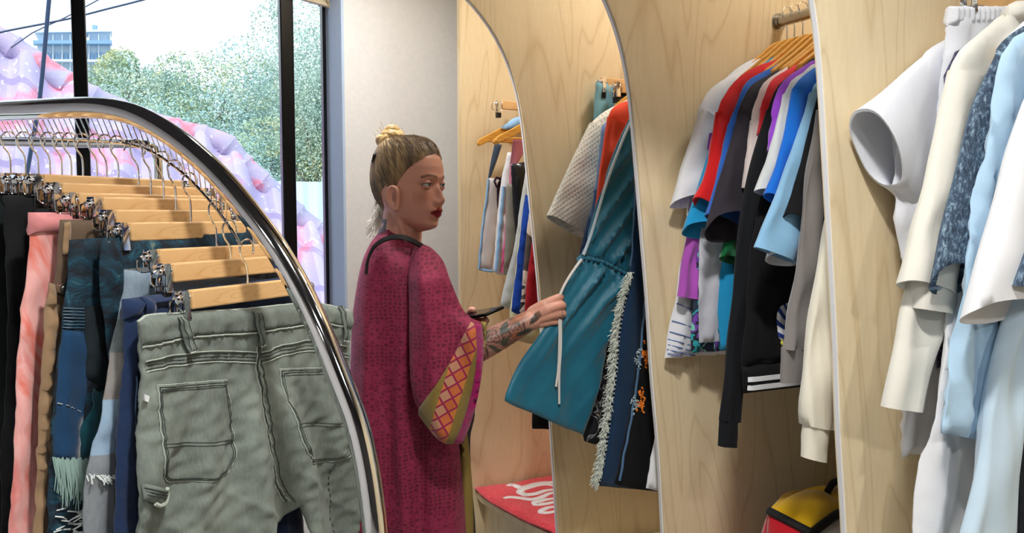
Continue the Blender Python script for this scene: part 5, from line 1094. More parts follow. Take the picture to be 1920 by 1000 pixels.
# body: skinned skeleton
def skin(nodes, edges, name='tmp', lev=2):
    me = bpy.data.meshes.new(name); me.from_pydata([tuple(n[0]) for n in nodes], edges, []); o = bpy.data.objects.new(name, me); COL.objects.link(o)
    m = o.modifiers.new('skin', 'SKIN'); m.use_smooth_shade = True; m.branch_smoothing = .6
    for i, n in enumerate(nodes):
        r = n[1] if hasattr(n[1], '__len__') else (n[1], n[1]); me.skin_vertices[0].data[i].radius = r
    me.skin_vertices[0].data[0].use_root = True
    s_ = o.modifiers.new('sub', 'SUBSURF'); s_.levels = lev; s_.render_levels = lev
    SKQ.append(o)
SKQ = []
def flush_skins():
    dg = bpy.context.evaluated_depsgraph_get(); res = []
    for o in SKQ:
        ev = o.evaluated_get(dg); m2 = ev.to_mesh(); res.append(([tuple(v.co) for v in m2.vertices], [tuple(p.vertices) for p in m2.polygons])); ev.to_mesh_clear()
    for o in SKQ: bpy.data.objects.remove(o)
    for v_, f_ in res: hb.add(v_, f_)
def neck_tube():
    P = spline([H(-.024, 0, -.03), H(-.022, 0, -.08), H(-.026, 0, -.12), H(-.042, 0, -.165), H(-.060, 0, -.215)], .012); n = len(P)
    hb.tube(P, [.046+.016*(i/(n-1))**1.6 for i in range(n)], 28)
    for sg in (-1, 1): hb.tube(spline([H(-.018, sg*.048, -.05), H(.006, sg*.034, -.12), H(.010, sg*.014, -.19)], .01), .0095, 10)
neckb = H(-.055, 0, -.19)
shN = PW(775, 500, 1.945); shF = PW(765, 488, 2.13); chest = PW(752, 560, 2.03); waist = PW(752, 700, 2.03); pel = PW(752, 810, 2.03)
elN = PW(842, 682, 1.86); wrN = PW(1000, 598, 1.88)
elF = PW(800, 690, 2.24); wrF = PW(868, 610, 2.14)
nodes = [(pel, (.09, .075)), (waist, (.09, .075)), (chest, (.10, .075)), (PW(752, 515, 2.02), (.09, .06)), (neckb, .05),
         (shN, .038), ((shN+elN)/2, .038), (elN, .034), (elN*.72+wrN*.28, .038), (elN*.35+wrN*.65, .0325), (wrN*1.0+(wrN-elN)*.12, .0235),
         (shF, .038), ((shF+elF)/2, .038), (elF, .036), (elF*.6+wrF*.4, .037), (wrF, .024)]
edges = [(0, 1), (1, 2), (2, 3), (3, 4), (3, 5), (5, 6), (6, 7), (7, 8), (8, 9), (9, 10), (3, 11), (11, 12), (12, 13), (13, 14), (14, 15)]
base_i = len(nodes)
for sg in (-1, 1):
    hip = pel+np.array((.02, sg*.05, -.06)); kn = np.array((pel[0]+.04+.02*sg, pel[1]+sg*.06, .50)); an = np.array((pel[0]+.03*sg, pel[1]+sg*.10, .09)); toe = an+np.array((.15, -.03, -.055))
    k = len(nodes); nodes += [(hip, .062), ((hip+kn)/2, .058), (kn, .048), ((kn*2+an)/3, .056), (an, .036), (an+np.array((.03, 0, -.045)), .036), (toe, .028)]
    edges += [(0, k), (k, k+1), (k+1, k+2), (k+2, k+3), (k+3, k+4), (k+4, k+5), (k+5, k+6)]
skin(nodes, edges)
# near hand: a fist closed on the cloth
def chain(pts, rad, lev=2):
    skin([(p, r) for p, r in zip(pts, rad)], [(i, i+1) for i in range(len(pts)-1)], lev=lev)
A_ = PW(998, 598, 1.882)
def hp(u, v, dy): return PW(u, v, 1.885+dy)
# palm wedge: one chain per metacarpal
MC = [hp(1028, 567, -.012), hp(1035, 577, -.018), (hp(1037, 590, -.014)), hp(1034, 603, -.006)]
PIP = [hp(1051, 556, .008), hp(1056, 572, .000), hp(1057, 588, .002), hp(1051, 603, .008)]
DIP = [hp(1052, 562, .034), hp(1054, 577, .030), hp(1053, 592, .030), hp(1046, 605, .032)]
TIP = [hp(1041, 570, .044), hp(1042, 583, .042), hp(1041, 596, .042), hp(1037, 607, .042)]
WR = [hp(988, 592, -.002), hp(988, 597, -.006), hp(988, 602, -.004), hp(988, 607, .002)]
for i in range(4):
    f = (1.0, 1.03, .98, .86)[i]
    chain([WR[i], (WR[i]+MC[i])/2, MC[i]], [.0175, .0155, .0132*f])
    chain([(WR[i]+MC[i]*3)/4, MC[i], (MC[i]+PIP[i])/2, PIP[i], DIP[i], TIP[i]], [.0122*f, .0125*f, .0104*f, .0106*f, .0092*f, .0080*f])
chain([hp(1004, 592, .012), hp(1022, 578, .026), hp(1040, 566, .040), hp(1052, 560, .048)], [.015, .0135, .0115, .009])
chain([hp(1012, 594, .010), hp(1026, 590, .012), hp(1032, 594, .010)], [.019, .019, .013])
# far hand with the phone
PH = PW(903, 590, 2.10)
far = [((868, 612, 2.14), (884, 606, 2.12), (894, 600, 2.085)), ]
fh = lambda u, v, Y: PW(u, v, Y)
chain([fh(866, 610, 2.14), fh(878, 604, 2.13), fh(888, 600, 2.115)], [.024, .027, .020])
for k, (a, b, c) in enumerate((((892, 601, 2.10), (907, 602, 2.085), (912, 597, 2.06)), ((892, 604, 2.11), (908, 606, 2.10), (915, 600, 2.075)), ((890, 608, 2.12), (905, 610, 2.115), (913, 604, 2.09)), ((886, 610, 2.13), (899, 613, 2.13), (906, 607, 2.11)))):
    chain([fh(880+k, 603+k, 2.12), fh(*a), fh(*b), fh(*c)], [.011, .0095, .0085, .007])
chain([fh(876, 600, 2.13), fh(880, 588, 2.12), fh(884, 580, 2.10), fh(892, 583, 2.09)], [.013, .011, .0095, .008])
flush_skins()
hb.tube(spline([H(-.022, 0, -.03), H(-.022, 0, -.08), H(-.028, 0, -.12), H(-.045, 0, -.165), H(-.062, 0, -.215)], .012), [.045]+[.0505]*4+[.053]*5+[.060]*9, 28) if False else neck_tube()
raw = hb.build('tmp_raw', simple('skin', (190, 130, 105)), None)
rm = raw.modifiers.new('r', 'REMESH'); rm.mode = 'VOXEL'; rm.voxel_size = .0023; rm.use_smooth_shade = True
sm = raw.modifiers.new('s', 'SMOOTH'); sm.factor = .5; sm.iterations = 2
dg = bpy.context.evaluated_depsgraph_get(); ev = raw.evaluated_get(dg); me = bpy.data.meshes.new_from_object(ev)
WO = thing('person', 'person with a blonde topknot in a magenta patterned kimono, reaching for the teal dress', 'person', (pel[0], pel[1], 0))
org = np.array((pel[0], pel[1], 0)); nV = len(me.vertices); co_ = np.zeros(nV*3); me.vertices.foreach_get('co', co_); co_ = co_.reshape(-1, 3)
bpy.data.objects.remove(raw)
# skin vertex colours: lips, brows, tattoos, and shade painted inside the ears
L = co_-HCn; lx, ly, lz = L @ ex, L @ ey, L @ ez
lin = lambda c: np.array(srgb(*c)[:3])
colr = np.tile(lin((212, 154, 134)), (nV, 1))
def blend(mask, c): 
    global colr
    m = np.clip(mask, 0, 1)[:, None]; colr = colr*(1-m)+lin(c)*m
front = lx > .045
def bumpy(P, k, s=0): return np.sin(P[:, 0]*k+s+2*np.sin(P[:, 2]*k*.7+s))*np.sin(P[:, 2]*k*1.1+1.3*s+2*np.sin(P[:, 1]*k*.6))
blend(front*.35*g1(np.abs(ly), .04, .02)*g1(lz, -.03, .02), (160, 80, 72))
liphalf = .0255; bow = .0022*np.cos(np.clip(ly/.006, -3.14, 3.14)); up_ = -.0535-.0022*(1-np.exp(-(ly/.005)**2))*0-np.clip(np.abs(ly)-.006, 0, 1)*.55+.0012*g1(np.abs(ly), .006, .004); dn_ = -.0795+np.clip(np.abs(ly)-.004, 0, 1)*.52
lm = front*(np.abs(ly) < liphalf)*np.clip((up_-lz)/.0012+.5, 0, 1)*np.clip((lz-dn_)/.0012+.5, 0, 1)
blend(lm, (136, 8, 36)); blend(lm*g1(lz, -.0665, .0012), (70, 4, 18))
bz_ = .0195+.004*np.sin(np.clip((np.abs(ly)-.010)/.036, 0, 1)*2.4)-np.clip(np.abs(ly)-.036, 0, 1)*.3
blend(front*(np.abs(ly) > .010)*(np.abs(ly) < .050)*.9*g1(lz, bz_, .0030), (80, 54, 42))
blend((lx > .03)*.55*g1(np.abs(ly), .034, .016)*g1(lz, .0025, .0055), (118, 62, 54))
blend((lx > .03)*.8*g1(np.abs(ly), .032, .014)*g1(lz, .0045, .0012), (34, 22, 20))
blend((np.abs(lx-.002) < .013)*(np.abs(lz+.038) < .02)*(np.abs(ly) < .0815)*(np.abs(ly) > .06)*.6*g1(np.hypot((lx-.004)/.010, (lz+.036)/.016), 0, 1), (96, 48, 40))  # shade in the ear hollow, darkened into the skin colour
# neck tattoo
nm = (lz < -.088)*(lx < -.035)*(ly < .02); blend(nm*np.clip((bumpy(L, 95)+.62)*3, 0, 1)*.9, (44, 60, 76))
# forearm tattoo
ad = wrN-elN; al = np.linalg.norm(ad); ad /= al; Q = co_-elN; ta = Q @ ad; rad_ = np.linalg.norm(Q-ta[:, None]*ad, axis=1); arm = (rad_ < .06)*(ta > -.03)*(ta < al+.02)
pu = np.stack([ta, np.arctan2(Q[:, 2]-ta*ad[2], -(Q[:, 1]-ta*ad[1]))*.035], 1)
ros = np.zeros(nV); 
for cx, cy, R0 in ((.215-.04, .004, .026), (.12, .012, .028), (.07, -.012, .027), (.15, -.02, .022), (.04, .02, .026), (.02, -.01, .025)):
    rr_ = np.hypot(pu[:, 0]-cx, pu[:, 1]-cy); an_ = np.arctan2(pu[:, 1]-cy, pu[:, 0]-cx); ros = np.maximum(ros, (rr_ < R0)*(.35+.65*(np.sin(rr_*560+2.2*np.sin(an_*3+rr_*100)) > .1)))
fade = np.clip((al+.0-ta)/.02, 0, 1)
blend(arm*fade*.55, (110, 82, 66)); blend(arm*fade*ros*.85, (62, 34, 32)); blend(arm*fade*np.clip(bumpy(co_, 120, 2)*3-.6, 0, 1)*.8, (38, 56, 48)); blend(arm*fade*np.clip(bumpy(co_, 75, 5)*3-1.2, 0, 1)*.7, (150, 84, 48))
for cx, cy, an0, Lx, Wx in ((.232, .006, .5, .026, .011), (.155, .024, .9, .02, .009), (.185, -.018, -.3, .02, .008), (.10, .03, .2, .022, .01)):
    qx = (pu[:, 0]-cx)*math.cos(an0)+(pu[:, 1]-cy)*math.sin(an0); qy = -(pu[:, 0]-cx)*math.sin(an0)+(pu[:, 1]-cy)*math.cos(an0); m = (np.abs(qx) < Lx)*(np.abs(qy) < Wx*(1-(qx/Lx)**2)); blend(arm*m*.9, (34, 50, 44))
hd_ = (ta > al+.01)*(rad_ < .09)*(lx > .15); blend(hd_*.25, (190, 130, 104))
at = me.color_attributes.new('tone', 'FLOAT_COLOR', 'POINT'); at.data.foreach_set('color', np.concatenate([colr, np.ones((nV, 1))], 1).ravel())
me.vertices.foreach_set('co', (co_-org).ravel()); me.update()
t = NT('skin_tone'); a_ = t.n('Attribute'); a_.attribute_name = 'tone'; t.l(a_.outputs['Color'], t.bs.inputs['Base Color']); t.set(Roughness=.42, Subsurface_Weight=.08, Subsurface_Radius=(.01, .004, .002), Subsurface_Scale=.5, Specular_IOR_Level=.45); t.bump(t.noise(t.coord('Object'), 900, 2), .05, .0006)
me.materials.clear(); me.materials.append(t.m); bo = bpy.data.objects.new('body', me); COL.objects.link(bo); bo.parent = WO
for p in me.polygons: p.use_smooth = True
SKIN = t.m
# eyes
EW = simple('eye_white', (206, 200, 196), .15); IR_ = simple('grey_iris', (88, 104, 104), .2); PU = simple('pupil', (10, 10, 12), .1); LASH = simple('lashes', (22, 16, 16), .6)
for sd in (-1, 1):
    c = H(.0645, sd*.0315, .0005); R0 = .0120; gz_ = ex*.94+ey*(.30 if sd < 0 else .2)*.0+ey*.02; gz_ = ex+ey*.10; gz_ /= np.linalg.norm(gz_)
    mb = MB(); mb.ellipsoid(c, (R0, R0, R0), 24, 16); e = mb.build('eye', EW, WO)
    u_ = np.cross(gz_, ez); u_ /= np.linalg.norm(u_); w_ = np.cross(u_, gz_)
    for rr_, m_, nm, of in ((.0062, IR_, 'iris', .0101), (.0025, PU, 'pupil', .0113)):
        mb = MB(); mb.ellipsoid(c+gz_*of, (rr_, rr_, .0018 if nm == 'iris' else .0008), 20, 8, axes=(u_, w_, gz_)); mb.build(nm, m_, e)
    # lids: bands of skin hugging the ball
    for nm, a0, a1, wd in (('upper_eyelid', 70, 19, 1), ('lower_eyelid', -65, -17, 1)):
        V = []; F = []; n = 22; m = 7
        for i in range(n+1):
            ph = math.radians(-100+200*i/n); k = max(0, math.cos(ph*.86))
            for j in range(m+1):
                el = math.radians((a0+(a1*max(.01, k)**.8-a0)*j/m)) ; rr2 = R0+.0016-.0004*(j == m)
                V.append(c+rr2*(math.cos(el)*(math.cos(ph)*ex+math.sin(ph)*ey)+math.sin(el)*ez))
        for i in range(n):
            for j in range(m): F.append((i*(m+1)+j, (i+1)*(m+1)+j, (i+1)*(m+1)+j+1, i*(m+1)+j+1))
        mb = MB(); mb.add(V, F); L_ = simple('eyelid_skin', (196, 134, 116), .45); lo_ = mb.build(nm, L_, WO); s_ = lo_.modifiers.new('s', 'SOLIDIFY'); s_.thickness = .0012; s_.offset = 1
        if nm[0] == 'u':
            P = [V[i*(m+1)+m]+(V[i*(m+1)+m]-c)*.08 for i in range(1, n)]; mb = MB(); mb.tube(P, .0007, 5); mb.build('lashes', LASH, lo_)
# ------------------------------------------------------------------ hair
t = NT('blonde_hair'); uv = t.coord(scale=(1, 1, 1)); x, y, _ = t.sep(uv); st = t.noise(t.coord(scale=(85, 2.2, 1)), 1.0, 4, .3); st2 = t.noise(t.coord(scale=(22, 1.2, 1)), 1.0, 2, .2)
f = t.math('ADD', t.math('MULTIPLY', st, .62), t.math('ADD', t.math('MULTIPLY', st2, .42), t.math('MULTIPLY', y, .34)))
t.base(t.ramp(f, [(.50, srgb(48, 38, 32)), (.64, srgb(96, 77, 58)), (.76, srgb(158, 130, 90)), (.90, srgb(220, 190, 136))])); t.set(Roughness=.45, Specular_IOR_Level=.4); t.bump(st, .9, .004); HAIR = t.m
BUN = np.array((-.068, .0, .098))     # local: where the hair gathers
hl_t = np.radians([0, 25, 45, 62, 75, 88, 98, 108, 122, 135, 155, 180]); hl_z = np.array([.077, .070, .054, .034, .012, -.014, -.022, -.004, -.02, -.055, -.078, -.084])
def hairline(th): return np.interp(np.abs(th), hl_t, hl_z)
HM = ZZ_ > hairline((TH_+math.pi) % (2*math.pi)-math.pi)
dep_ = np.clip((ZZ_-hairline((TH_+math.pi) % (2*math.pi)-math.pi))/.045, 0, 1)
tt_ = dep_**.8; dirx = np.stack([Xh-(-.01), Yh, (Zh-.01)], -1); nd = dirx/np.linalg.norm(dirx, axis=-1, keepdims=True)
Lc = np.stack([Xh, Yh, Zh], -1); bd = Lc-BUN; dist = np.linalg.norm(bd, axis=-1); angb = np.arctan2(bd[..., 1], bd[..., 0]+.0)
off = .0008+.0075*tt_+.0010*np.sin(angb*46+3*np.sin(dist*40))*tt_+.004*np.exp(-dist/.03)
Hc = Lc+nd*off[..., None]; V = (HCn+Hc[..., 0:1]*ex+Hc[..., 1:2]*ey+Hc[..., 2:3]*ez).reshape(-1, 3)
UVh = np.stack([angb*.06, 1-dist/.2], -1).reshape(-1, 2); F = []
for i in range(nr-1):
    for j in range(nc):
        j2 = (j+1) % nc
        if HM[i, j] and HM[i, j2] and (HM[i+1, j] and HM[i+1, j2]): F.append((i*nc+j, i*nc+j2, (i+1)*nc+j2, (i+1)*nc+j))
F.append(tuple(range(nc))[::-1])
mb = MB(); mb.add(V, F, UVh); used = sorted({i for f_ in mb.f for i in f_}); rm_ = {o_: n_ for n_, o_ in enumerate(used)}; mb.v = [mb.v[i] for i in used]; mb.uv = [mb.uv[i] for i in used]; mb.f = [tuple(rm_[i] for i in f_) for f_ in mb.f]
HR = mb.build('hair', HAIR, WO, autos=80)
# combed strands over the cap
rr = random.Random(12); mb = MB()
def surf(th, z):
    r = float(head_r(np.array([th]), np.array([z]))[0]); return np.array((r*math.cos(th), r*math.sin(th), z))
for k in range(620):
    th = rr.uniform(-math.pi, math.pi); z0 = float(hairline(np.array([th]))[()])+rr.uniform(0, .05)
    if z0 > .1: continue
    a = surf(th, z0); b = BUN+np.array((rr.uniform(-.012, .012), rr.uniform(-.014, .014), rr.uniform(-.008, .006))); P = []; n = 12; lift = rr.uniform(.0075, .0105)
    for i in range(n+1):
        s_ = i/n; q = a*(1-s_)+b*s_; dq = q-np.array((-.01, 0, .01)); L_ = np.linalg.norm(dq); dq /= L_
        # push out to the skull
        th2 = math.atan2(q[1], q[0]); z2 = min(.108, q[2]); 
        lo, hi = 0., .16
        for _ in range(14):
            m = (lo+hi)/2; c3 = np.array((-.01, 0, .01))+dq*m; zz3 = min(c3[2], .1115); inside = np.hypot(c3[0], c3[1]) < head_r(np.array([math.atan2(c3[1], c3[0])]), np.array([zz3]))[0] and c3[2] < .112
            lo, hi = (m, hi) if inside else (lo, m)
        q2 = np.array((-.01, 0, .01))+dq*(lo+lift*min(1, .12+s_*5)); P.append(H(*q2))
    mb.tube(P, [.0004]+[.0007]*(n-1)+[.0006], 4, caps=False); mb.uv[-len(P)*4:] = [(th*.06+rr.random()*3, .2+.7*i/n) for i in range(n+1) for _ in range(4)]
t = NT('strand_hair'); st = t.noise(t.coord(scale=(40, .6, 1)), 1.0, 2); t.base(t.ramp(st, [(.35, srgb(74, 58, 46)), (.55, srgb(130, 106, 78)), (.7, srgb(188, 158, 112))])); t.set(Roughness=.4); STR = t.m
e = mb.build('combed_strands', STR, HR); e['kind'] = 'stuff'
# topknot
t = NT('golden_blonde_hair'); st = t.noise(t.coord(scale=(260, 6, 1)), 1.0, 3, .2); t.base(t.ramp(st, [(.3, srgb(150, 112, 62)), (.5, srgb(214, 176, 112)), (.72, srgb(244, 216, 160))])); t.set(Roughness=.4); t.bump(st, .8, .003); GOLD = t.m
bc = PW(730, 267, HY+.02); mb = MB(); rr = random.Random(5)
for k in range(9):
    R1 = rr.uniform(.013, .026); tilt_ = rr.uniform(-1.1, 1.1); ph = rr.uniform(0, 6.28); ax_ = np.array((.35+math.sin(tilt_)*.8, rr.uniform(-.5, .5), 1)); ax_ /= np.linalg.norm(ax_)
    u_ = np.cross(ax_, (0, 1, .2)); u_ /= np.linalg.norm(u_); w_ = np.cross(ax_, u_); c = bc+ax_*rr.uniform(-.020, .022); n = 26; sp_ = rr.uniform(4.2, 5.9)
    P = [c+(u_*math.cos(ph+sp_*i/n)+w_*math.sin(ph+sp_*i/n))*R1*(1-.15*i/n)+ax_*.014*math.sin(i/n*4+ph) for i in range(n+1)]
    mb.tube(P, [.003+.0095*math.sin(math.pi*(i+.4)/(n+.8))**.6 for i in range(n+1)], 12)
for k in range(46):
    a0 = rr.uniform(0, 6.28); q = bc+np.array((math.cos(a0)*.026, math.sin(a0)*.02, rr.uniform(-.01, .03))); d_ = np.array((rr.uniform(-.6, .5), rr.uniform(-.4, .4), rr.uniform(.1, 1)))*rr.uniform(.012, .026); mb.tube([q, q+d_*.6+np.array((rr.uniform(-.005, .005), 0, .003)), q+d_], .0005, 4, caps=False)
mb.ellipsoid(bc-np.array((0, 0, .012)), (.026, .024, .022), 16, 10)
mb.build('topknot', GOLD, HR)
mb = MB(); cc = PW(706, 298, HY-.02); mb.tube(spline([cc+np.array((.012, 0, .014)), cc+np.array((-.002, -.01, .008)), cc+np.array((-.008, -.004, -.006)), cc+np.array((-.004, .01, -.016))], .004), [.004, .006, .007, .007, .006, .006, .005, .005, .004, .004, .004, .004, .004, .004, .004, .004][:len(spline([cc+np.array((.012, 0, .014)), cc+np.array((-.002, -.01, .008)), cc+np.array((-.008, -.004, -.006)), cc+np.array((-.004, .01, -.016))], .004))], 8); mb.tube([cc+np.array((.006, -.012, .012)), cc+np.array((.030, -.02, .016))], .0035, 6); mb.build('hair_clip', RUBBER, HR)
# loose lengths at the nape, backlight put into their pale colour
t = NT('backlit_loose_hair'); t.set(Base_Color=srgb(236, 232, 222), Roughness=.8, Transmission_Weight=0.0); PLH = t.m; mb = MB(); rr = random.Random(9)
for k in range(170):
    a = PW(rr.uniform(716, 730), rr.uniform(376, 396), HY+rr.uniform(.0, .09)); m1 = PW(rr.uniform(700, 722), rr.uniform(396, 412), HY+rr.uniform(.02, .14)); b = PW(rr.uniform(684, 724), rr.uniform(412, 446), HY+rr.uniform(.05, .18)); mb.tube(spline([a, m1, b], .012), .0007, 4, caps=False)
e = mb.build('loose_hair', PLH, HR); e['kind'] = 'stuff'
mb = MB(); 
for k in range(14):
    a = PW(rr.uniform(704, 716), rr.uniform(320, 370), HY-.03); mb.tube(spline([a, a+np.array((rr.uniform(-.012, .002), 0, -.03)), a+np.array((rr.uniform(-.02, .02), 0, -.07))], .01), .0004, 4, caps=False)
e = mb.build('flyaway_hair', STR, HR); e['kind'] = 'stuff'
# ------------------------------------------------------------------ kimono
t = NT('magenta_kimono'); uv = t.coord(scale=(1, 1.25, 1)); wp_ = t.n('VectorMath', operation='ADD'); nn_ = t.n('TexNoise'); nn_.inputs['Scale'].default_value = 9; t.l(uv, nn_.inputs['Vector']); sc_ = t.n('VectorMath', operation='SCALE'); sc_.inputs['Scale'].default_value = .012; t.l(nn_.outputs['Color'], sc_.inputs[0]); t.l(uv, wp_.inputs[0]); t.l(sc_.outputs[0], wp_.inputs[1])
vo = t.n('TexVoronoi', feature='DISTANCE_TO_EDGE'); vo.inputs['Scale'].default_value = 88; vo.inputs['Randomness'].default_value = .45; t.l(wp_.outputs[0], vo.inputs['Vector']); fine = t.noise(uv, 170, 3)
e1 = t.ramp(t.math('ADD', vo.outputs['Distance'], t.math('MULTIPLY', fine, .16)), [(.10, srgb(140, 32, 70)), (.26, srgb(112, 12, 48)), (.46, srgb(88, 6, 35))]); t.base(e1); t.set(Roughness=.75, Sheen_Weight=.06, Sheen_Tint=(1, .5, .7, 1)); t.bump(fine, .3, .001); KIM = t.m
kp = Plane(np.array([0, 2.0, 0]), np.array([1., 0, 0]), np.array([0, -1., 0]))
def kfold(h, z):
    zt = kp.px(0, 470)[1]; r = np.clip((zt-z)/.3, .05, 1)
    f = 0
    for hc, w, a, sl in ((-.345, .018, .020, .03), (-.300, .022, -.018, .02), (-.262, .012, .016, .0), (-.225, .020, -.022, -.02), (-.385, .015, -.016, .05), (-.17, .02, .014, -.03)):
        x = h-hc+sl*(zt-z)+.008*np.sin(z*9+hc*50); f = f+a*np.exp(-(x/w)**2)*r
    return f+mkfold(55, .004, .09, .02, crumple=.001)(h, z)*r
bodyk = [(722, 430), (735, 427), (750, 436), (775, 452), (800, 462), (820, 490), (838, 530), (846, 600), (850, 700), (858, 800), (866, 880), (874, 1000), (884, 1240), (652, 1240), (655, 1000), (652, 880), (652, 780), (656, 680), (660, 600), (668, 540), (680, 488), (700, 448)]
kb = Cloth(kp, [kp.px(*p) for p in bodyk], thick=.25, edge=.115, fold=kfold, step=.011, corner=60); 
kb.build('kimono', KIM, WO); KO = kb.obj
# kimono sleeve
sp2 = Plane(np.array([0, 1.835, 0]), np.array([1., 0, 0]), np.array([0, -1., 0]))
def sfold(h, z):
    a = PW(800, 480, 1.86); f = 0
    for hc, w, am, sl in ((-.205, .02, .014, .35), (-.15, .02, -.012, .42), (-.25, .014, .012, .12), (-.11, .018, .010, .55)):
        x = h-hc-sl*(1.30-z)*.35+.006*np.sin(z*11+hc*40); f = f+am*np.exp(-(x/w)**2)*np.clip((1.36-z)/.12, 0, 1)
    zz0 = sp2.px(0, 520)[1]; hx0 = sp2.px(792, 600)[0]
    return f+mkfold(81, .004, .08, .1, crumple=.001)(h, z)*.8-.085*np.clip((z-zz0)/.075, 0, 1)-.05*np.clip((hx0-h)/.035, 0, 1)*np.clip((z-zz0+.2)/.2, 0, 1)
slv = [(762, 462), (790, 462), (806, 470), (828, 492), (846, 532), (862, 570), (876, 590), (902, 604), (906, 640), (903, 690), (893, 745), (880, 795), (866, 826), (845, 830), (815, 812), (790, 780), (774, 735), (768, 660), (764, 560), (758, 490)]
sv = Cloth(sp2, [sp2.px(*p) for p in slv], thick=.10, edge=.045, fold=sfold, step=.009, corner=50); sv.build('kimono_sleeve', KIM, WO)
# sleeve border
b0 = np.array(sp2.px(893, 606)); b1 = np.array(sp2.px(828, 812)); bd_ = b1-b0; bl_ = np.linalg.norm(bd_); bd_ /= bl_; bn = np.array((bd_[1], -bd_[0]))
t = NT('woven_border'); uv = t.coord(); m_ = t.n('VectorMath', operation='SUBTRACT'); t.l(uv, m_.inputs[0]); m_.inputs[1].default_value = (b0[0], b0[1], 0)
def dot(vec): d_ = t.n('VectorMath', operation='DOT_PRODUCT'); t.l(m_.outputs[0], d_.inputs[0]); d_.inputs[1].default_value = (vec[0], vec[1], 0); return d_.outputs['Value']
s_ = dot(bd_); q_ = dot(bn); cell = .034
A1 = t.math('DIVIDE', t.math('ADD', s_, q_), cell); A2 = t.math('DIVIDE', t.math('SUBTRACT', s_, q_), cell)
fa, fb = t.math('ABSOLUTE', t.math('SUBTRACT', t.math('FRACT', A1), .5)), t.math('ABSOLUTE', t.math('SUBTRACT', t.math('FRACT', A2), .5)); mxd = t.math('MAXIMUM', fa, fb)
idx = t.math('MODULO', t.math('ADD', t.math('ADD', t.math('FLOOR', A1), t.math('MULTIPLY', t.math('FLOOR', A2), 2.0)), 30.0), 3.0)
incol = t.ramp(t.math('DIVIDE', idx, 3.0), [(0, srgb(196, 110, 30)), (.3, srgb(190, 150, 110)), (.63, srgb(206, 132, 36))], 'CONSTANT')
hatch = t.math('GREATER_THAN', t.math('SINE', t.math('MULTIPLY', mxd, 62.0)), .2); incol = t.mix(incol, srgb(150, 40, 60), t.math('MULTIPLY', hatch, .75))
dia = t.mix(incol, srgb(140, 10, 64), t.math('GREATER_THAN', mxd, .40)); olive = t.mix(srgb(136, 116, 44), srgb(112, 88, 34), t.noise(uv, 200, 2))
dist_ = t.math('ABSOLUTE', t.math('SUBTRACT', q_, .006)); t.base(t.mix(dia, olive, t.math('GREATER_THAN', dist_, .023))); t.set(Roughness=.8, Sheen_Weight=.2); t.bump(t.noise(uv, 260, 2), .4, .0015); BORD = t.m
bnd = Cloth(sp2, [sp2.px(*p) for p in ((884, 600), (898, 606), (899, 640), (895, 690), (884, 745), (868, 796), (852, 828), (838, 828), (814, 812), (790, 782), (785, 768), (800, 742), (830, 700), (856, 655), (872, 622))], thick=.006, edge=.004, step=.008, base=sv, corner=50); bnd.build('sleeve_border', BORD, sv.obj)
LIN = fabric('magenta_lining', (150, 4, 88), var=.05)
ln2 = Cloth(sp2, [sp2.px(*p) for p in ((893, 604), (904, 606), (908, 640), (905, 690), (896, 745), (882, 796), (868, 828), (850, 830), (866, 796), (882, 745), (893, 690), (896, 640))], thick=.008, edge=.004, step=.008, base=sv, off=.002, corner=50); ln2.build('sleeve_lining', LIN, sv.obj)
ol = Cloth(sp2, [sp2.px(*p) for p in ((902, 603), (912, 605), (911, 640), (906, 668), (903, 668), (905, 640))], thick=.02, edge=.006, step=.006); ol.build('sleeve_facing', simple('olive_facing', (150, 134, 72), .85), sv.obj)
# front edge facings and black trousers beyond
Cloth(kp, [kp.px(*p) for p in ((858, 800), (872, 790), (880, 860), (886, 940), (890, 1240), (868, 1240))], thick=.05, edge=.02, off=-.02, step=.012).build('kimono_facing', simple('olive_cloth', (134, 112, 52), .85), KO)
tp = Plane(np.array([0, 2.1, 0]), np.array([1., 0, 0]), np.array([0, -1., 0]))
Cloth(tp, [tp.px(*p) for p in ((800, 640), (860, 650), (878, 700), (888, 745), (890, 780), (882, 820), (884, 900), (892, 1000), (896, 1300), (760, 1300), (760, 700))], thick=.16, edge=.07, step=.016).build('black_trousers', BLK, WO)
# bag strap
mb = MB(); P = spline([PW(688, 512, 1.90), PW(690, 490, 1.90), (PW(700, 466, 1.90)), PW(716, 452, 1.895), PW(738, 445, 1.89), PW(760, 446, 1.885), PW(782, 456, 1.90), PW(800, 468, 1.96), PW(808, 480, 2.02)], .01); 
for o_ in (-.003, 0, .003): mb.tube([p+np.array((0, o_*1.5-.006, o_)) for p in P], .0035, 6)
tag(mb.build('bag_strap', RUBBER), 'thin black bag strap over the magenta kimono shoulder', 'strap')
# phone
t = NT('phone_glass'); t.set(Base_Color=srgb(20, 20, 26), Roughness=.08, Metallic=.0); PHN = t.m
a = PW(888, 590, 2.09); b = PW(921, 585, 2.04); dx_ = (b-a)/np.linalg.norm(b-a); up_ = np.array((0.1, .55, .83)); up_ -= dx_*(up_ @ dx_); 
nrm = np.array((-.05, -.25, 1.)); nrm -= dx_*(nrm @ dx_); nrm /= np.linalg.norm(nrm); side = np.cross(nrm, dx_)
po = thing('phone', 'dark smartphone held flat in the hand behind the kimono sleeve', 'phone', (a+b)/2)
mb = MB(); mb.box((a+b)/2-dx_*.02, dx_, side, nrm, .07, .035, .004); mb.build('case', BLACKM, po, bevel=.003); mb = MB(); mb.box((a+b)/2-dx_*.02+nrm*.0042, dx_, side, nrm, .066, .032, .0004); mb.build('screen', PHN, po, smooth=False)
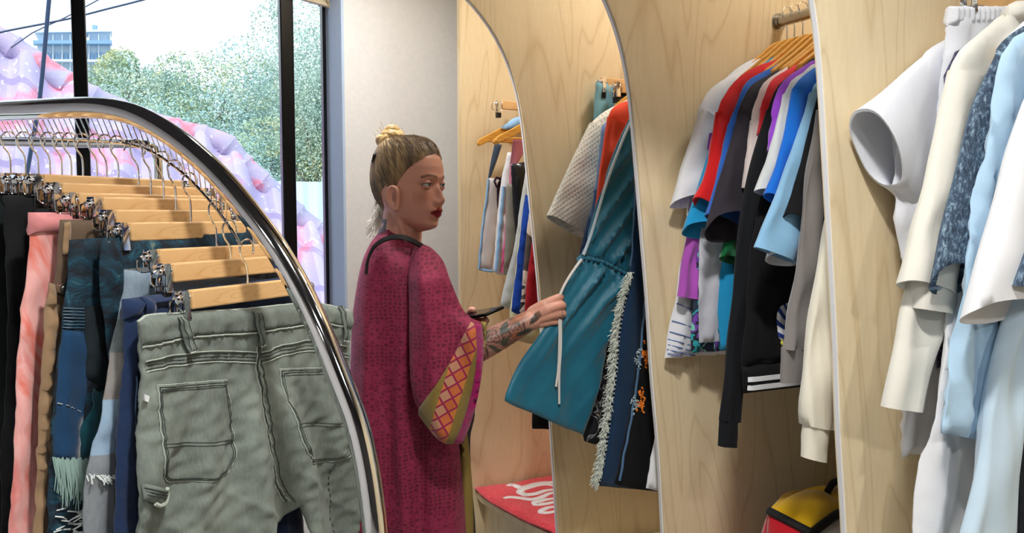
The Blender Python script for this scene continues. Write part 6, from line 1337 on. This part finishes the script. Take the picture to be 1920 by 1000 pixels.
# rings
mb = MB(); q = (MC[2]+PIP[2]*2)/3; ax_ = PIP[2]-MC[2]; ax_ /= np.linalg.norm(ax_); u_ = np.cross(ax_, (0, 0, 1)); u_ /= np.linalg.norm(u_); w_ = np.cross(ax_, u_)
mb.tube([q+(u_*math.cos(a0)+w_*math.sin(a0))*.0098 for a0 in np.linspace(0, 2*math.pi, 20, endpoint=False)], .0012, 6, closed=True); tag(mb.build('ring', CHROME), 'thin silver ring on the hand that holds the teal dress', 'ring')
# ------------------------------------------------------------------ towel and bag
TW = NT('red_terry'); t = TW; uv = t.coord('Object'); n1 = t.noise(uv, 130, 4); t.base(t.ramp(n1, [(.3, srgb(206, 44, 58)), (.7, srgb(236, 74, 88))])); t.set(Roughness=.95, Sheen_Weight=.5, Sheen_Tint=(1, .7, .7, 1)); t.bump(n1, 1.0, .004)
zt_ = .478; E_ = [zpx(u, v, zt_) for u, v in ((886, 905), (890, 914), (905, 929), (936, 950), (976, 971), (1012, 988), (1048, 1004))]
out = [(E_[0][0], 2.46)]+[(b_, max(1.985, D_)) for b_, D_ in E_]+[(1.16, 1.985), (1.6, 1.985), (1.6, 2.46)]
to = thing('towel', 'red terry towel with white script lettering spread over the far bench', 'towel', W(1.3, 2.2, .47))
class Flat:
    def __init__(s): s.o = np.array([0, 0, 0.]); s.h = BX; s.n = ZX
    def P(s, h, z, off=0.0): return BX*h+AX*z+ZX*(.468+off)
fl = Flat(); tc_ = Cloth(fl, out, thick=.018, edge=.012, fold=lambda h, z: .0015*np.sin(h*40)+.0012*np.sin(z*33+h*20)+.008, step=.014); tc_.build('cloth', TW.m, to)
# the lettering, white, reads in from the far side; strokes laid on the towel
WHT = simple('white_print', (238, 236, 238), .8)
def stroke(px, w, nm='letter'):
    Q = [zpx(u, v, .488) for u, v in px]; P = spline(Q, .006); mb = MB(); V = []; F = []; n = len(P)
    for i, p in enumerate(P):
        t_ = P[min(i+1, n-1)]-P[max(i-1, 0)]; t_ /= np.linalg.norm(t_)+1e-9; nn = np.array((-t_[1], t_[0])); ww = w*(.55+.45*math.sin(math.pi*min(1, max(0, (i+1)/(n+1)))) )
        f0 = float(tc_.front([p])[0])+.0012
        for s_ in (-1, 1): q = p+nn*ww*s_; V.append(fl.P(q[0], q[1], f0))
    for i in range(n-1): F.append((i*2, i*2+1, i*2+3, i*2+2))
    mb.add(V, F); o = mb.build(nm, WHT, to); m = o.modifiers.new('s', 'SOLIDIFY'); m.thickness = .002; return o
stroke([(953, 911), (958, 907), (966, 909), (972, 913), (985, 913), (1000, 909), (1015, 906), (1030, 904), (1042, 902)], .015)
stroke([(1042, 911), (1025, 908), (1008, 910), (990, 914), (978, 918), (975, 923), (985, 927), (1005, 925), (1022, 921), (1040, 919)], .014)
stroke([(945, 934), (955, 932), (975, 933), (995, 935), (1012, 932), (1030, 926), (1042, 924)], .0125)
stroke([(1042, 934), (1020, 936), (1003, 941), (1004, 946), (1022, 944), (1043, 940)], .0125)
stroke([(1045, 950), (1030, 951), (1016, 957), (1014, 961), (1026, 961), (1046, 957)], .011)
# colour block bag on the bench of the coloured bay
ya = fabric('yellow_canvas', (236, 186, 20), var=.06); rd = fabric('red_canvas', (190, 16, 34), var=.06); wt = fabric('white_canvas', (222, 222, 226), var=.04); TB = simple('black_trim', (18, 18, 20), .6)
Yb = 1.60; C0 = PW(1522, 1000, Yb-.02); L0 = PW(1441, 958, Yb+.06); R0 = PW(1600, 950, Yb+.10); TL = PW(1470, 925, Yb+.20); TM = PW(1510, 917, Yb+.24); TR_ = PW(1575, 915, Yb+.26)
bo_ = thing('bag', 'colour block bag in yellow, red and white with black trim on the bench', 'bag', ((C0+R0)/2)*np.array((1, 1, 0))+np.array((0, 0, .47)))
def patchgrid(a, b, c, d, m, nm, bulge, n=16, cv=None, wr=.003):
    """bulged quad a-b-c-d; bulge vector pushes the middle out"""
    V = []; F = []
    for i in range(n+1):
        for j in range(n+1):
            s_, t_ = i/n, j/n; p = (a*(1-s_)+b*s_)*(1-t_)+(d*(1-s_)+c*s_)*t_; k = 16*s_*(1-s_)*t_*(1-t_); k = k**.7; V.append(p+np.array(bulge)*k+np.array((0, 0, 1))*wr*math.sin(s_*9+t_*5)*k)
    for i in range(n):
        for j in range(n): k = i*(n+1)+j; F.append((k, k+n+1, k+n+2, k+1))
    mb = MB(); mb.add(V, F); o = mb.build(nm, m, bo_); s = o.modifiers.new('s', 'SOLIDIFY'); s.thickness = .003
B0 = np.array((C0[0], C0[1], .475)); BL_ = np.array((L0[0]-.02, L0[1]+.02, .475)); BR2 = np.array((R0[0], R0[1], .475)); BB = np.array((TR_[0], TR_[1]+.04, .475)); BT = np.array((TL[0]-.01, TL[1]+.03, .475))
patchgrid(L0, C0, R0, TM, ya, 'top_panel', (0, -.01, .035)); patchgrid(L0, TM, TM+.0001, TL, ya, 'top_side', (0, 0, .004), n=6)
patchgrid(R0, TM, TM, TR_, ya, 'top_back', (0, 0, .012), n=8)
patchgrid(L0, C0, B0, BL_, rd, 'side_panel', (-.02, -.03, 0)); patchgrid(C0, R0, BR2, B0, wt, 'front_panel', (.02, -.03, 0)); patchgrid(TL, L0, BL_, BT, rd, 'end_panel', (-.03, 0, 0)); patchgrid(TR_, TL, BT, BB, TB, 'back_panel', (0, .02, 0)); patchgrid(R0, TR_, BB, BR2, TB, 'gusset', (.02, 0, 0))
for pts in ((L0, C0), (C0, C0*.5+R0*.5+np.array((0, -.01, .012)), R0), (C0, B0)):
    mb = MB(); mb.tube(spline([np.array(p) for p in pts], .01), .009, 8); mb.build('trim', TB, bo_)
mb = MB(); mb.tube(spline([PW(1552, 922, Yb+.16), PW(1562, 906, Yb+.18), PW(1580, 900, Yb+.2), PW(1600, 915, Yb+.2)], .01), .008, 8); mb.build('handle', TB, bo_)
